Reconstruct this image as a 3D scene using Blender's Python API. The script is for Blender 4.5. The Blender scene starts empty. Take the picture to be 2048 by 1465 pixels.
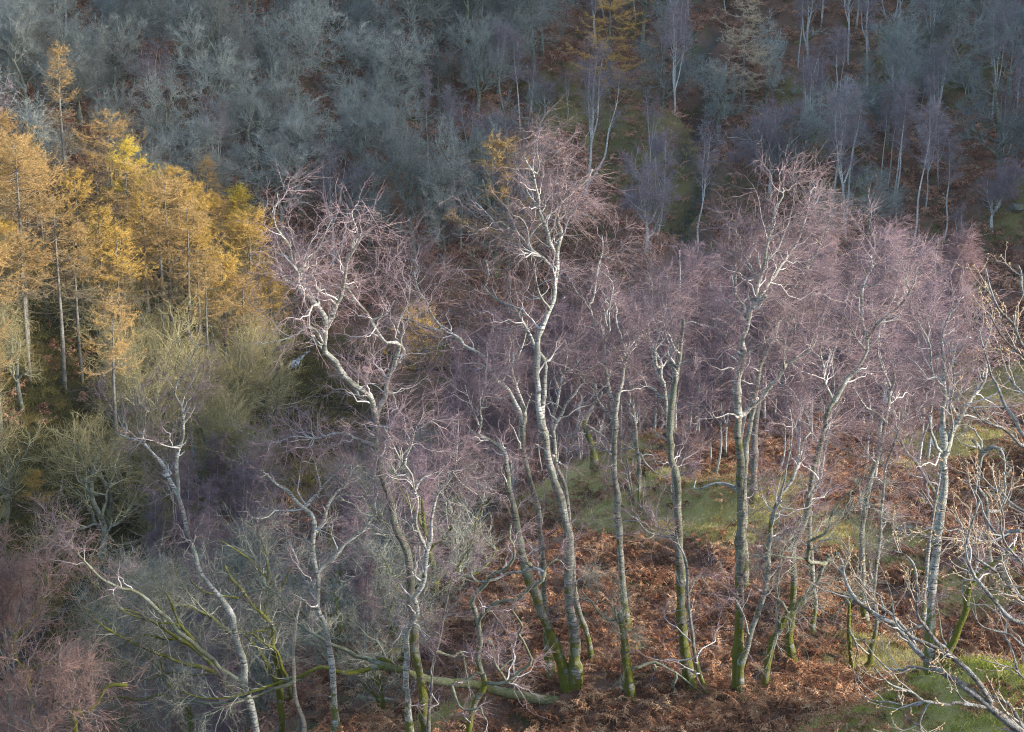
import bpy, math, numpy as np
from math import radians, sin, cos, pi

# ------------------------------------------------------------------ camera
W, H, F = 2048.0, 1465.0, 3400.0
PITCH = radians(14.0)
SP, CP = sin(PITCH), cos(PITCH)
scene = bpy.context.scene
cam_d = bpy.data.cameras.new("camera")
cam = bpy.data.objects.new("camera", cam_d)
scene.collection.objects.link(cam)
cam.location = (0, 0, 0)
cam.rotation_euler = (radians(90) - PITCH, 0, 0)
cam_d.sensor_width = 36.0
cam_d.lens = F / W * 36.0
cam_d.clip_start = 0.5
cam_d.clip_end = 2000
scene.camera = cam

# ------------------------------------------------------------------ light
SUN_EL, SUN_AZ = radians(15.0), radians(103.0)      # azimuth clockwise from +Y
world = bpy.data.worlds.new("World")
scene.world = world
world.use_nodes = True
wn = world.node_tree
sky = wn.nodes.new("ShaderNodeTexSky")
sky.sky_type = 'NISHITA'
sky.sun_disc = False
sky.sun_elevation = SUN_EL
sky.sun_rotation = SUN_AZ
sky.air_density = 1.0
sky.dust_density = 2.0
bg = wn.nodes["Background"]
bg.inputs["Strength"].default_value = 0.15
wn.links.new(sky.outputs[0], bg.inputs[0])
sun_d = bpy.data.lights.new("sun", 'SUN')
sun_d.energy = 2.0
sun_d.angle = radians(2.5)
sun_d.color = (1.0, 0.94, 0.87)
sun = bpy.data.objects.new("sun", sun_d)
scene.collection.objects.link(sun)
sdir = np.array([sin(SUN_AZ) * cos(SUN_EL), cos(SUN_AZ) * cos(SUN_EL), sin(SUN_EL)])
from mathutils import Vector
sun.rotation_euler = Vector(sdir).to_track_quat('Z', 'Y').to_euler()
vs = scene.view_settings
vs.view_transform = 'Standard'
vs.look = 'None'
vs.exposure = 1.9
vs.gamma = 1.0
vs.use_curve_mapping = False
scene.cycles.max_bounces = 5
scene.cycles.diffuse_bounces = 3
scene.cycles.use_denoising = True
scene.cycles.denoising_prefilter = 'NONE'
scene.cycles.filter_width = 1.0

HAZE = .0001
COL = scene.collection
RNG = np.random.default_rng(7)

# ------------------------------------------------------------------ geometry of the place
def PX(u, v, d):
    """point seen at photo pixel (u, v) at depth d along the view axis"""
    u = np.asarray(u, float); v = np.asarray(v, float); d = np.asarray(d, float)
    a = (u - W / 2) / F; b = (v - H / 2) / F
    return np.stack([a * d, d * (CP - b * SP), d * (-SP - b * CP)], -1)

def UV(p):
    p = np.asarray(p, float)
    d = p[..., 1] * CP - p[..., 2] * SP
    up = p[..., 1] * SP + p[..., 2] * CP
    return W / 2 + F * p[..., 0] / d, H / 2 - F * up / d, d

CTRL = np.array([
    (0,0,-2.2),(-20,0,-8),(20,0,2),(0,18,-10.5),(14,16,-8.3),(-15,18,-15),(6.5,13,-8.7),
    (2,34,-16.5),(8.2,29.4,-14.3),(-3.5,34,-17.2),(-9,37,-22.5),(-16,40,-28.5),(-25,45,-33),(16,32,-14.6),(24,30,-12.5),
    (3,43,-17.3),(3.5,55,-18.5),(4.5,65,-19.8),(-2,50,-20),(-3.5,60,-24),(-10,60,-29),(-18,65,-31.5),(-3.5,42,-18.8),
    (12,45,-17),(15,60,-18.5),(20,72,-20.7),(10,72,-21.5),(4,75,-24.2),(-4,73,-28.3),(24,50,-15),(32,65,-17),
    (27,92,-22.3),(15,90,-24.5),(3,90,-28),(-8,90,-30),(36,90,-19),
    (-21.7,76,-31.5),(-18,94,-30),(-14.4,110,-28),(-6,112,-27.7),(5,106,-27.5),(15,106,-25.5),
    (-25,85,-28.3),(-26,95,-25),(-36,95,-21),(-45,85,-21),(-30,76,-29),(-40,70,-28),(-35,55,-32),(-27,60,-33),
    (-30,121,-15),(-45,121,-12.5),(-36,146,-5),(-50,146,-3.5),(-20,125,-18.5),(-15,150,-6.5),
    (5,122,-21),(5,150,-8.5),(-3,136,-14.5),(25,125,-17),(25,150,-6.5),(40,110,-18),(45,150,-3.5),
    (0,200,12),(-60,200,15),(60,200,16),(0,270,42),(-90,270,45),(90,270,50),(-90,120,0),(-80,60,-20),(70,60,-12),(80,20,0),(-80,0,-20),
    (0,-30,3),(70,-30,8),(-70,-30,-10)], float)

def _tps(r2):
    return 0.5 * r2 * np.log(r2 + 1e-9)
_n = len(CTRL)
_A = np.zeros((_n + 3, _n + 3))
_d2 = ((CTRL[:, None, :2] - CTRL[None, :, :2]) ** 2).sum(-1)
_A[:_n, :_n] = _tps(_d2) + np.eye(_n) * 2.0
_A[:_n, _n] = 1; _A[:_n, _n + 1:] = CTRL[:, :2]
_A[_n:, :_n] = _A[:_n, _n:].T
_w = np.linalg.solve(_A, np.concatenate([CTRL[:, 2], np.zeros(3)]))

def sstep(a, b, x):
    t = np.clip((x - a) / (b - a), 0, 1)
    return t * t * (3 - 2 * t)

_r2 = np.random.default_rng(3)
_waves = [(np.array([cos(a), sin(a)]) * 2 * pi / wl, ph, amp) for wl, amp in ((11, .28), (7, .2), (4.3, .13), (2.6, .085), (1.6, .05))
          for a, ph in zip(_r2.uniform(0, 2 * pi, 4), _r2.uniform(0, 6, 4))]

GULLY = np.array([(11.6, 118), (12.9, 124), (14.1, 131), (15.2, 137), (16.2, 143), (17.5, 152)], float)
def gully_dist(x, y):
    gx = np.interp(y, GULLY[:, 1], GULLY[:, 0]) + 0.8 * np.sin(y * .9)
    return np.abs(x - gx) + 8 * sstep(150, 156, y) + 8 * sstep(119, 114, y)

def terrain(x, y):
    x = np.asarray(x, float); y = np.asarray(y, float)
    sh = x.shape
    q = np.stack([x.ravel(), y.ravel()], -1)
    z = np.empty(len(q))
    for s in range(0, len(q), 20000):
        qq = q[s:s + 20000]
        k = _tps(((qq[:, None, :] - CTRL[None, :, :2]) ** 2).sum(-1))
        z[s:s + 20000] = k @ _w[:_n] + _w[_n] + qq @ _w[_n + 1:]
    z = z.reshape(sh)
    for kv, ph, amp in _waves:
        z = z + amp * np.sin(x * kv[0] + y * kv[1] + ph) * (0.6 + 0.8 * sstep(100, 125, y))
    # unseen ridge right of the frame, added to keep sun off the far slope
    z = z + 54 * sstep(52, 112, x) * sstep(74, 95, y)
    z = z - 1.8 * np.exp(-(gully_dist(x, y) / 1.1) ** 2)
    return z

def hit(u, v, dmin=12, dmax=260):
    """where the sight line through photo pixel (u, v) meets the ground -> depth"""
    d = np.linspace(dmin, dmax, 900)
    p = PX(u, v, d)
    g = p[:, 2] - terrain(p[:, 0], p[:, 1])
    i = np.argmax(g < 0)
    if g[i] >= 0:
        return dmax
    if i == 0:
        return dmin
    return d[i - 1] + (d[i] - d[i - 1]) * g[i - 1] / (g[i - 1] - g[i])

# ------------------------------------------------------------------ mesh helpers
class Geo:
    def __init__(self):
        self.v = []; self.q = []; self.t = []; self.th = []; self.n = 0
    def tubes(self, P, R, S):
        """P (B,K,3) centre lines, R (B,K) radii -> B tapered tubes of S sides"""
        B, K = P.shape[:2]
        T = np.empty_like(P)
        T[:, 1:-1] = P[:, 2:] - P[:, :-2]; T[:, 0] = P[:, 1] - P[:, 0]; T[:, -1] = P[:, -1] - P[:, -2]
        T /= np.linalg.norm(T, axis=-1, keepdims=True) + 1e-9
        mean = np.abs(P[:, -1] - P[:, 0])
        ref = np.zeros((B, 1, 3)); ref[np.arange(B), 0, np.argmin(mean, -1)] = 1
        N1 = np.cross(T, ref); N1 /= np.linalg.norm(N1, axis=-1, keepdims=True) + 1e-9
        N2 = np.cross(T, N1)
        a = np.arange(S) * 2 * pi / S
        V = P[:, :, None] + R[:, :, None, None] * (N1[:, :, None] * np.cos(a)[None, None, :, None] + N2[:, :, None] * np.sin(a)[None, None, :, None])
        base = self.n + (np.arange(B)[:, None, None] * K + np.arange(K - 1)[None, :, None]) * S
        s = np.arange(S)[None, None, :]; s2 = (s + 1) % S
        self.q.append(np.stack([base + s, base + s2, base + S + s2, base + S + s], -1).reshape(-1, 4))
        self.v.append(V.reshape(-1, 3)); self.th.append(np.repeat(R.reshape(-1), S)); self.n += B * K * S
    def limb(self, P, R, S=8):
        self.tubes(P[None], R[None], S)
        k = self.n
        self.t.append(np.array([(k - S, k - S + j, k - S + j + 1) for j in range(1, S - 1)]))
    def spikes(self, A, E, r):
        """straight fine twigs: three-sided needles from A to E"""
        B = len(A); T = E - A
        T /= np.linalg.norm(T, axis=-1, keepdims=True) + 1e-9
        ref = np.where(np.abs(T[:, 2:3]) < .8, np.array([[0, 0, 1.]]), np.array([[1., 0, 0]]))
        N1 = np.cross(T, ref); N1 /= np.linalg.norm(N1, axis=-1, keepdims=True) + 1e-9
        N2 = np.cross(T, N1)
        r = np.broadcast_to(np.asarray(r, float), (B,))[:, None]
        V = np.stack([A + r * N1, A + r * (-.5 * N1 + .866 * N2), A + r * (-.5 * N1 - .866 * N2), E], 1)
        b = self.n + np.arange(B)[:, None] * 4
        self.t.append(np.concatenate([np.concatenate([b + i, b + (i + 1) % 3, b + 3], -1) for i in range(3)]))
        self.v.append(V.reshape(-1, 3)); self.th.append(np.repeat(r[:, 0], 4)); self.n += 4 * B
    def raw(self, V, Q=None, T=None, th=0.01):
        if Q is not None and len(Q): self.q.append(np.asarray(Q) + self.n)
        if T is not None and len(T): self.t.append(np.asarray(T) + self.n)
        self.v.append(np.asarray(V, float)); self.th.append(np.full(len(V), th)); self.n += len(V)
    def mesh(self, name, mat, smooth=True, origin=None):
        v = np.concatenate(self.v)
        if origin is not None: v = v - np.asarray(origin)
        q = np.concatenate(self.q) if self.q else np.zeros((0, 4), int)
        t = np.concatenate(self.t) if self.t else np.zeros((0, 3), int)
        me = bpy.data.meshes.new(name)
        me.vertices.add(len(v)); me.vertices.foreach_set("co", v.astype(np.float32).ravel())
        nl = len(q) * 4 + len(t) * 3
        me.loops.add(nl); me.loops.foreach_set("vertex_index", np.concatenate([q.ravel(), t.ravel()]).astype(np.int32))
        me.polygons.add(len(q) + len(t))
        me.polygons.foreach_set("loop_start", np.concatenate([np.arange(len(q)) * 4, len(q) * 4 + np.arange(len(t)) * 3]).astype(np.int32))
        me.polygons.foreach_set("use_smooth", np.full(len(q) + len(t), smooth))
        at = me.attributes.new("thick", 'FLOAT', 'POINT')
        at.data.foreach_set("value", np.concatenate(self.th).astype(np.float32))
        me.update()
        me.materials.append(mat)
        return me

def link(name, data, parent=None, loc=None):
    o = bpy.data.objects.new(name, data)
    COL.objects.link(o)
    if parent is not None: o.parent = parent
    if loc is not None: o.location = loc
    return o

def tag(o, label=None, cat=None, group=None, kind=None):
    if label: o["label"] = label
    if cat: o["category"] = cat
    if group: o["group"] = group
    if kind: o["kind"] = kind
    return o

def thing(name, label, cat, loc, group=None, rz=0, sc=None):
    o = link(name, None, None, loc)
    o.empty_display_size = .3
    o.rotation_euler = (0, 0, rz)
    if sc is not None: o.scale = sc
    return tag(o, label, cat, group)

# ------------------------------------------------------------------ branching
def resample(P, R, n):
    P = np.asarray(P, float); R = np.asarray(R, float)
    Q = np.concatenate([[2 * P[0] - P[1]], P, [2 * P[-1] - P[-2]]])
    out = []; rr = []; m = 8
    for i in range(len(P) - 1):
        p0, p1, p2, p3 = Q[i:i + 4]
        for t in np.arange(m) / m:
            out.append(.5 * (2 * p1 + (p2 - p0) * t + (2 * p0 - 5 * p1 + 4 * p2 - p3) * t * t + (3 * p1 - p0 - 3 * p2 + p3) * t ** 3))
            rr.append(R[i] * (1 - t) + R[i + 1] * t)
    out.append(P[-1]); rr.append(R[-1])
    out = np.array(out); rr = np.array(rr)
    s = np.concatenate([[0], np.cumsum(np.linalg.norm(np.diff(out, axis=0), axis=1))])
    u = np.linspace(0, s[-1], n)
    return np.stack([np.interp(u, s, out[:, k]) for k in range(3)], -1), np.interp(u, s, rr)

def lengths(P):
    return np.linalg.norm(np.diff(P, axis=1), axis=-1).sum(1)

def spawn(rng, P, R, N, tr=(.15, 1), L=1.0, Lvar=.4, ang=.9, K=6, crook=.3, bias=(0, 0, .05), rf=.55, rmax=.05, rmin=.004, tip=.003, thin=None, taper=.4, zmin=None, flat=0.):
    B, K0 = P.shape[:2]
    ln = lengths(P)
    M = N * (4 if thin or zmin is not None else 1)
    b = rng.choice(B, M, p=ln / ln.sum())
    t = rng.uniform(tr[0], tr[1], M) * (K0 - 1)
    i = np.minimum(t.astype(int), K0 - 2); f = (t - i)[:, None]
    pos = P[b, i] * (1 - f) + P[b, i + 1] * f
    rad = R[b, i] * (1 - f[:, 0]) + R[b, i + 1] * f[:, 0]
    if thin or zmin is not None:
        w = np.ones(M)
        if thin: w = np.exp(-(rad / thin) ** 2)
        if zmin is not None: w = w * (pos[:, 2] > zmin)
        if w.sum() <= 0: w[:] = 1
        w += 1e-9
        k = rng.choice(M, N, replace=True, p=w / w.sum())
        b, t, i, pos, rad = b[k], t[k], i[k], pos[k], rad[k]
    tan = P[b, i + 1] - P[b, i]; tan /= np.linalg.norm(tan, axis=-1, keepdims=True) + 1e-9
    pr = rng.normal(size=(N, 3)); pr[:, 2] *= 1 - flat
    pr -= (pr * tan).sum(-1, keepdims=True) * tan
    pr /= np.linalg.norm(pr, axis=-1, keepdims=True) + 1e-9
    a = rng.normal(ang, ang * .25, N)[:, None]
    d = np.cos(a) * tan + np.sin(a) * pr
    ll = L * np.clip(rng.normal(1, Lvar, N), .25, 2.2) * (1 - taper * t / (K0 - 1))
    st = (ll / (K - 1))[:, None]
    out = np.empty((N, K, 3)); out[:, 0] = pos
    bi = np.asarray(bias, float)
    for k in range(1, K):
        d = d + rng.normal(size=(N, 3)) * crook * .42 + bi
        d /= np.linalg.norm(d, axis=-1, keepdims=True) + 1e-9
        e = d + rng.normal(size=(N, 3)) * crook * .85
        e /= np.linalg.norm(e, axis=-1, keepdims=True) + 1e-9
        out[:, k] = out[:, k - 1] + e * st
    r0 = np.clip(rad * rf, rmin, rmax)
    s = np.linspace(0, 1, K)[None]
    return out, r0[:, None] * (1 - s) + tip * s

def twigs(rng, g, P, R, N, L=.35, Lvar=.4, ang=.8, droop=-.25, r=.0035, tr=(.1, 1), up=0.):
    B, K0 = P.shape[:2]
    b = rng.integers(0, B, N)
    t = rng.uniform(tr[0], tr[1], N) * (K0 - 1)
    i = np.minimum(t.astype(int), K0 - 2); f = (t - i)[:, None]
    pos = P[b, i] * (1 - f) + P[b, i + 1] * f
    tan = P[b, i + 1] - P[b, i]; tan /= np.linalg.norm(tan, axis=-1, keepdims=True) + 1e-9
    d = np.cos(ang) * tan + np.sin(ang) * rng.normal(size=(N, 3)) * .75
    d[:, 2] += droop + up
    d /= np.linalg.norm(d, axis=-1, keepdims=True) + 1e-9
    E = pos + d * (L * np.clip(rng.normal(1, Lvar, N), .3, 2))[:, None]
    g.spikes(pos, E, r * rng.uniform(.7, 1.3, N))

# ------------------------------------------------------------------ materials
def mat(name):
    m = bpy.data.materials.new(name)
    m.use_nodes = True
    nt = m.node_tree
    b = nt.nodes["Principled BSDF"]
    b.inputs["Roughness"].default_value = .85
    b.inputs["Specular IOR Level"].default_value = .2
    return m, nt, b

def nd(nt, t, **kw):
    n = nt.nodes.new(t)
    for k, v in kw.items():
        if k.startswith("i_"):
            key = k[2:]
            n.inputs[int(key) if key.isdigit() else key.replace("_", " ")].default_value = v
        else:
            setattr(n, k, v)
    return n

def ramp(nt, fac, stops):
    r = nt.nodes.new("ShaderNodeValToRGB")
    e = r.color_ramp.elements
    while len(e) < len(stops): e.new(.5)
    for el, (p, c) in zip(e, stops):
        el.position = p; el.color = (*c, 1) if len(c) == 3 else c
    nt.links.new(fac, r.inputs[0])
    return r.outputs[0]

def mix(nt, fac, a, b):
    m = nt.nodes.new("ShaderNodeMix"); m.data_type = 'RGBA'
    for s, x in ((0, fac), (6, a), (7, b)):
        if isinstance(x, (int, float)): m.inputs[s].default_value = x
        elif isinstance(x, tuple): m.inputs[s].default_value = (*x, 1)
        else: nt.links.new(x, m.inputs[s])
    return m.outputs[2]

def noise(nt, vec, scale, detail=3, rough=.6):
    n = nd(nt, "ShaderNodeTexNoise", i_Scale=scale, i_Detail=detail, i_Roughness=rough)
    if vec is not None: nt.links.new(vec, n.inputs["Vector"])
    return n.outputs[0]

def math_(nt, op, a, b=None, clamp=False):
    n = nt.nodes.new("ShaderNodeMath"); n.operation = op; n.use_clamp = clamp
    for i, x in enumerate((a, b)):
        if x is None: continue
        if isinstance(x, (int, float)): n.inputs[i].default_value = x
        else: nt.links.new(x, n.inputs[i])
    return n.outputs[0]

def maprange(nt, x, a, b, c=0., d=1.):
    n = nd(nt, "ShaderNodeMapRange", i_1=a, i_2=b, i_3=c, i_4=d)
    nt.links.new(x, n.inputs[0])
    return n.outputs[0]

def bark(name, pale, dark, lichen, moss_h=1.8, moss_amt=1.0, moss=(.125, .135, .012), band=.5, dirt=.5, side=0.):
    """tree bark: pale ground, dark cross bands, lichen blotches, moss thinning out with the height above the root"""
    m, nt, b = mat(name)
    tc = nd(nt, "ShaderNodeTexCoord")
    ob = tc.outputs["Object"]
    mp = nd(nt, "ShaderNodeMapping"); mp.inputs["Scale"].default_value = (5, 5, 34)
    nt.links.new(ob, mp.inputs[0])
    bands = noise(nt, mp.outputs[0], 1.0, 3, .6)
    blot = noise(nt, ob, 5.5, 4, .65)
    fine = noise(nt, ob, 40, 3, .7)
    c = ramp(nt, bands, [(.40, dark), (.47, tuple(.6 * p + .4 * q for p, q in zip(pale, dark))), (.55, pale)])
    big = noise(nt, ob, 1.6, 3, .6)
    c = mix(nt, ramp(nt, blot, [(.47, (0, 0, 0)), (.56, (1, 1, 1))]), c, lichen)
    c = mix(nt, math_(nt, 'MULTIPLY', ramp(nt, big, [(.48, (0, 0, 0)), (.6, (1, 1, 1))]), dirt), c, dark)
    c = mix(nt, math_(nt, 'MULTIPLY', ramp(nt, fine, [(.52, (0, 0, 0)), (.64, (1, 1, 1))]), .6), c, dark)
    sx = nd(nt, "ShaderNodeSeparateXYZ"); nt.links.new(ob, sx.inputs[0])
    low = maprange(nt, sx.outputs[2], moss_h, -.1)
    mn = noise(nt, ob, 3.2, 4, .65)
    mm = math_(nt, 'ADD', math_(nt, 'MULTIPLY', low, 1.05), math_(nt, 'MULTIPLY', math_(nt, 'SUBTRACT', mn, .5), 3.6))
    if side:
        ge = nd(nt, "ShaderNodeNewGeometry"); gx_ = nd(nt, "ShaderNodeSeparateXYZ"); nt.links.new(ge.outputs["Normal"], gx_.inputs[0])
        shy = math_(nt, 'MULTIPLY', maprange(nt, gx_.outputs[0], .1, -.8), maprange(nt, sx.outputs[2], 7.5, 2.5))
        mm = math_(nt, 'ADD', mm, math_(nt, 'MULTIPLY', shy, side))
    mmask = math_(nt, 'MULTIPLY', ramp(nt, mm, [(.48, (0, 0, 0)), (.68, (1, 1, 1))]), moss_amt)
    mc = mix(nt, fine, tuple(x * .45 for x in moss), tuple(x * 1.5 for x in moss))
    c = mix(nt, mmask, c, mc)
    nt.links.new(c, b.inputs["Base Color"])
    bp = nd(nt, "ShaderNodeBump", i_Strength=.9, i_Distance=.03)
    nt.links.new(fine, bp.inputs["Height"]); nt.links.new(bp.outputs[0], b.inputs["Normal"])
    return m

def twigmat(name, thin, thick, r0=.0035, r1=.0125, var=.3):
    """twigs: colour goes with thickness (young wood to old bark), with a spread from twig to twig and tree to tree"""
    m, nt, b = mat(name)
    at = nd(nt, "ShaderNodeAttribute", attribute_name="thick")
    f = maprange(nt, at.outputs["Fac"], r0, r1)
    tc = nd(nt, "ShaderNodeTexCoord")
    n = noise(nt, tc.outputs["Object"], 2.2, 3, .6)
    c0 = mix(nt, ramp(nt, n, [(.35, (0, 0, 0)), (.65, (1, 1, 1))]), tuple(x * (1 - var) for x in thin), tuple(min(1, x * (1 + var)) for x in thin))
    c = mix(nt, f, c0, thick)
    oi = nd(nt, "ShaderNodeObjectInfo")
    hs = nd(nt, "ShaderNodeHueSaturation")
    nt.links.new(c, hs.inputs["Color"])
    nt.links.new(maprange(nt, oi.outputs["Random"], 0, 1, .8, 1.2), hs.inputs["Value"])
    nt.links.new(hs.outputs[0], b.inputs["Base Color"])
    return m

M = {}
M['birch_bark'] = bark('birch_bark', (.40, .39, .355), (.09, .08, .065), (.24, .265, .215), 1.6, .9, side=.3)
M['birch_bark_mossy'] = bark('birch_bark_mossy', (.26, .255, .215), (.07, .063, .045), (.20, .23, .17), 3.0, .92, side=.45)
M['white_birch_bark'] = bark('white_birch_bark', (.54, .54, .515), (.09, .08, .065), (.33, .35, .30), 1.5, .9, side=.25, dirt=.35)
M['birch_limb'] = bark('birch_limb', (.55, .55, .525), (.12, .11, .09), (.33, .345, .29), .2, 0., dirt=.5)
M['dull_limb'] = bark('dull_limb', (.34, .34, .29), (.09, .085, .06), (.27, .31, .24), 60., .22, dirt=.5)
M['moss_bark'] = bark('moss_bark', (.26, .25, .20), (.08, .07, .05), (.20, .22, .14), 60., .9)
M['rough_bark'] = bark('rough_bark', (.24, .22, .20), (.08, .07, .06), (.22, .23, .20), 1.2, .6)
M['far_birch_bark'] = bark('far_birch_bark', (.66, .66, .64), (.13, .13, .13), (.46, .48, .46), 1.0, .7, dirt=.3)
M['oak_bark'] = bark('oak_bark', (.22, .23, .19), (.07, .07, .06), (.25, .28, .21), 1.2, .7)
M['deadwood'] = bark('deadwood', (.50, .43, .33), (.16, .13, .10), (.38, .36, .30), .4, .7)
M['purple_twig'] = twigmat('purple_twig', (.225, .165, .175), (.50, .485, .46))
M['rosy_twig'] = twigmat('rosy_twig', (.25, .185, .195), (.56, .54, .51))
M['grey_twig'] = twigmat('grey_twig', (.225, .225, .185), (.31, .32, .265))
M['red_twig'] = twigmat('red_twig', (.29, .185, .16), (.34, .27, .22))
M['far_oak_twig'] = twigmat('far_oak_twig', (.22, .245, .232), (.29, .315, .28), .008, .03)
M['far_oak_pale_twig'] = twigmat('far_oak_pale_twig', (.32, .35, .325), (.37, .40, .36), .008, .03)
M['far_purple_twig'] = twigmat('far_purple_twig', (.245, .205, .235), (.50, .50, .49), .008, .025)
M['olive_twig'] = twigmat('olive_twig', (.25, .215, .10), (.46, .45, .29), .006, .022)
def larchmat(name, gold, bare, Ht, lo=.35, hi=.62, patch=.5):
    """larch shoots: golden where needles still hang, bare and grey brown on the low dead boughs and in patches"""
    m, nt, b = mat(name)
    at = nd(nt, "ShaderNodeAttribute", attribute_name="thick"); f = maprange(nt, at.outputs["Fac"], .009, .03)
    tc = nd(nt, "ShaderNodeTexCoord"); ob = tc.outputs["Object"]
    sx = nd(nt, "ShaderNodeSeparateXYZ"); nt.links.new(ob, sx.inputs[0])
    n = noise(nt, ob, .8, 3, .6); n_ = noise(nt, ob, 3.5, 3, .7)
    k = math_(nt, 'ADD', maprange(nt, sx.outputs[2], Ht * lo, Ht * hi, 0, 1.), math_(nt, 'MULTIPLY', math_(nt, 'SUBTRACT', n, patch), 3.2))
    k = ramp(nt, k, [(.3, (0, 0, 0)), (.75, (1, 1, 1))])
    g_ = mix(nt, n_, tuple(x * .72 for x in gold), tuple(x * 1.2 for x in gold))
    c = mix(nt, f, mix(nt, k, bare, g_), (.20, .17, .13))
    oi = nd(nt, "ShaderNodeObjectInfo"); hs = nd(nt, "ShaderNodeHueSaturation")
    nt.links.new(c, hs.inputs["Color"]); nt.links.new(maprange(nt, oi.outputs["Random"], 0, 1, .85, 1.15), hs.inputs["Value"])
    nt.links.new(hs.outputs[0], b.inputs["Base Color"])
    return m
M['gold_needle'] = larchmat('gold_needle', (.53, .345, .075), (.215, .18, .125), 15, .52, .8)
M['yellow_needle'] = larchmat('yellow_needle', (.58, .43, .06), (.24, .20, .10), 12, .1, .3, .35)
M['tan_needle'] = larchmat('tan_needle', (.43, .28, .105), (.215, .18, .12), 15, .5, .78)
M['orange_needle'] = larchmat('orange_needle', (.66, .40, .10), (.34, .27, .17), 15, -.2, .25, .5)
M['mid_purple_twig'] = twigmat('mid_purple_twig', (.20, .145, .168), (.36, .34, .33), .007, .022)
M['mid_rosy_twig'] = twigmat('mid_rosy_twig', (.245, .165, .172), (.38, .36, .34), .007, .022)
M['bare_larch_twig'] = twigmat('bare_larch_twig', (.58, .47, .33), (.36, .32, .27), .008, .04)

# ------------------------------------------------------------------ ground
def axis(a, b, fa, fb, fine, grow=1.09):
    x = list(np.arange(fa, fb + 1e-6, fine)); s = fine
    while x[-1] < b: s = min(s * grow, 9); x.append(x[-1] + s)
    s = fine
    while x[0] > a: s = min(s * grow, 9); x.insert(0, x[0] - s)
    return np.array(x)

def blob(x, y, u, v, rx, ry, d=None):
    p = PX(u, v, hit(u, v) if d is None else d)
    return np.exp(-(((x - p[0]) / rx) ** 2 + ((y - p[1]) / ry) ** 2))

GRASS = [(1190, 945, 2.4, 3.0), (1290, 965, 2.2, 2.4), (1400, 1000, 2.2, 2.0), (1490, 1035, 1.4, 1.4), (1960, 775, 2.4, 9), (1915, 860, 2.0, 4), (1820, 935, 1.0, 2.4),
         (1690, 1060, 1.1, 1.0), (1790, 1110, 1.0, 1.0), (1960, 1190, 1.2, 1.0), (1810, 1370, .9, 1.3), (1870, 1440, 1.5, 1.8), (1760, 1320, .7, 1.0), (1960, 1500, 1.2, 1.3), (880, 1430, .7, .8), (800, 1420, .5, .6)]
MOSSY = [(1120, 230, 3.10, 3.10), (1270, 240, 2.48, 3.72), (1830, 90, 2.48, 2.48), (1950, 170, 3.10, 2.48), (1590, 180, 1.55, 1.24), (1370, 350, 1.36, 3.72), (1310, 370, 1.24, 2.48), (1740, 220, 1.86, 1.86), (1640, 280, 1.24, 1.86),
         (1700, 390, 1.86, 1.86), (1920, 590, 1.24, 1.86), (1240, 330, 1.86, 2.48), (1790, 60, 1.86, 1.86), (2020, 420, 1.24, 1.86), (960, 300, 2.48, 1.86), (1520, 330, 1.86, 1.86), (1600, 400, 1.55, 1.24), (830, 380, 1.86, 1.86)]
HEATH = [(120, 820, 6, 6), (100, 950, 7, 6), (280, 920, 6, 6), (420, 860, 7, 6), (480, 760, 7, 7), (250, 760, 7, 6), (60, 700, 7, 8), (160, 1080, 5, 5), (300, 650, 9, 8), (140, 1200, 5, 5)]

def masks(x, y):
    g = sum(blob(x, y, *q) for q in GRASS)
    m = sum(blob(x, y, *q) for q in MOSSY)
    h = sum(blob(x, y, *q) for q in HEATH)
    n = sum(np.sin(x * k[0] + y * k[1] + ph) for k, ph, _ in _waves[8:]) / 5
    return np.clip(g * 1.3 + .3 * n * (g > .08), 0, 1), np.clip(m * 1.2 + .4 * n * (m > .08), 0, .85), np.clip(h + .2 * n * (h > .1), 0, 1)

gx = axis(-115, 185, -42, 44, .5); gy = axis(-40, 240, 24, 160, .5)
GX, GY = np.meshgrid(gx, gy)
GZ = terrain(GX, GY)
g = Geo()
nx, ny = len(gx), len(gy)
ii = (np.arange(ny - 1)[:, None] * nx + np.arange(nx - 1)[None]).ravel()
g.raw(np.stack([GX, GY, GZ], -1).reshape(-1, 3), Q=np.stack([ii, ii + 1, ii + nx + 1, ii + nx], -1))
mk = masks(GX, GY)
m, nt, b = mat('woodland_floor')
tc = nd(nt, "ShaderNodeTexCoord"); ob = tc.outputs["Object"]
n1 = noise(nt, ob, .55, 5, .65); n2 = noise(nt, ob, 4.5, 4, .7); n3 = noise(nt, ob, 22, 3, .7)
litter = mix(nt, n2, (.08, .048, .036), (.26, .15, .105))
litter = mix(nt, ramp(nt, n1, [(.5, (0, 0, 0)), (.66, (1, 1, 1))]), litter, mix(nt, n3, (.03, .035, .01), (.10, .11, .03)))
litter = mix(nt, ramp(nt, n3, [(.56, (0, 0, 0)), (.7, (1, 1, 1))]), litter, (.035, .022, .018))
def attr(n): return nd(nt, "ShaderNodeAttribute", attribute_name=n).outputs["Fac"]
brk = math_(nt, 'MULTIPLY', math_(nt, 'SUBTRACT', n2, .5), 2.4)
def msk(n): return ramp(nt, math_(nt, 'ADD', attr(n), brk), [(.32, (0, 0, 0)), (.6, (1, 1, 1))])
c = mix(nt, msk("heath"), litter, mix(nt, n3, (.018, .02, .008), (.085, .075, .022)))
c = mix(nt, msk("mossy"), c, mix(nt, n3, (.07, .066, .022), (.27, .225, .095)))
c = mix(nt, msk("grass"), c, mix(nt, n3, (.17, .15, .04), (.45, .38, .15)))
c = mix(nt, attr("rock"), c, mix(nt, n2, (.03, .03, .026), (.11, .11, .09)))
nt.links.new(c, b.inputs["Base Color"])
bp = nd(nt, "ShaderNodeBump", i_Strength=.9, i_Distance=.12)
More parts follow.
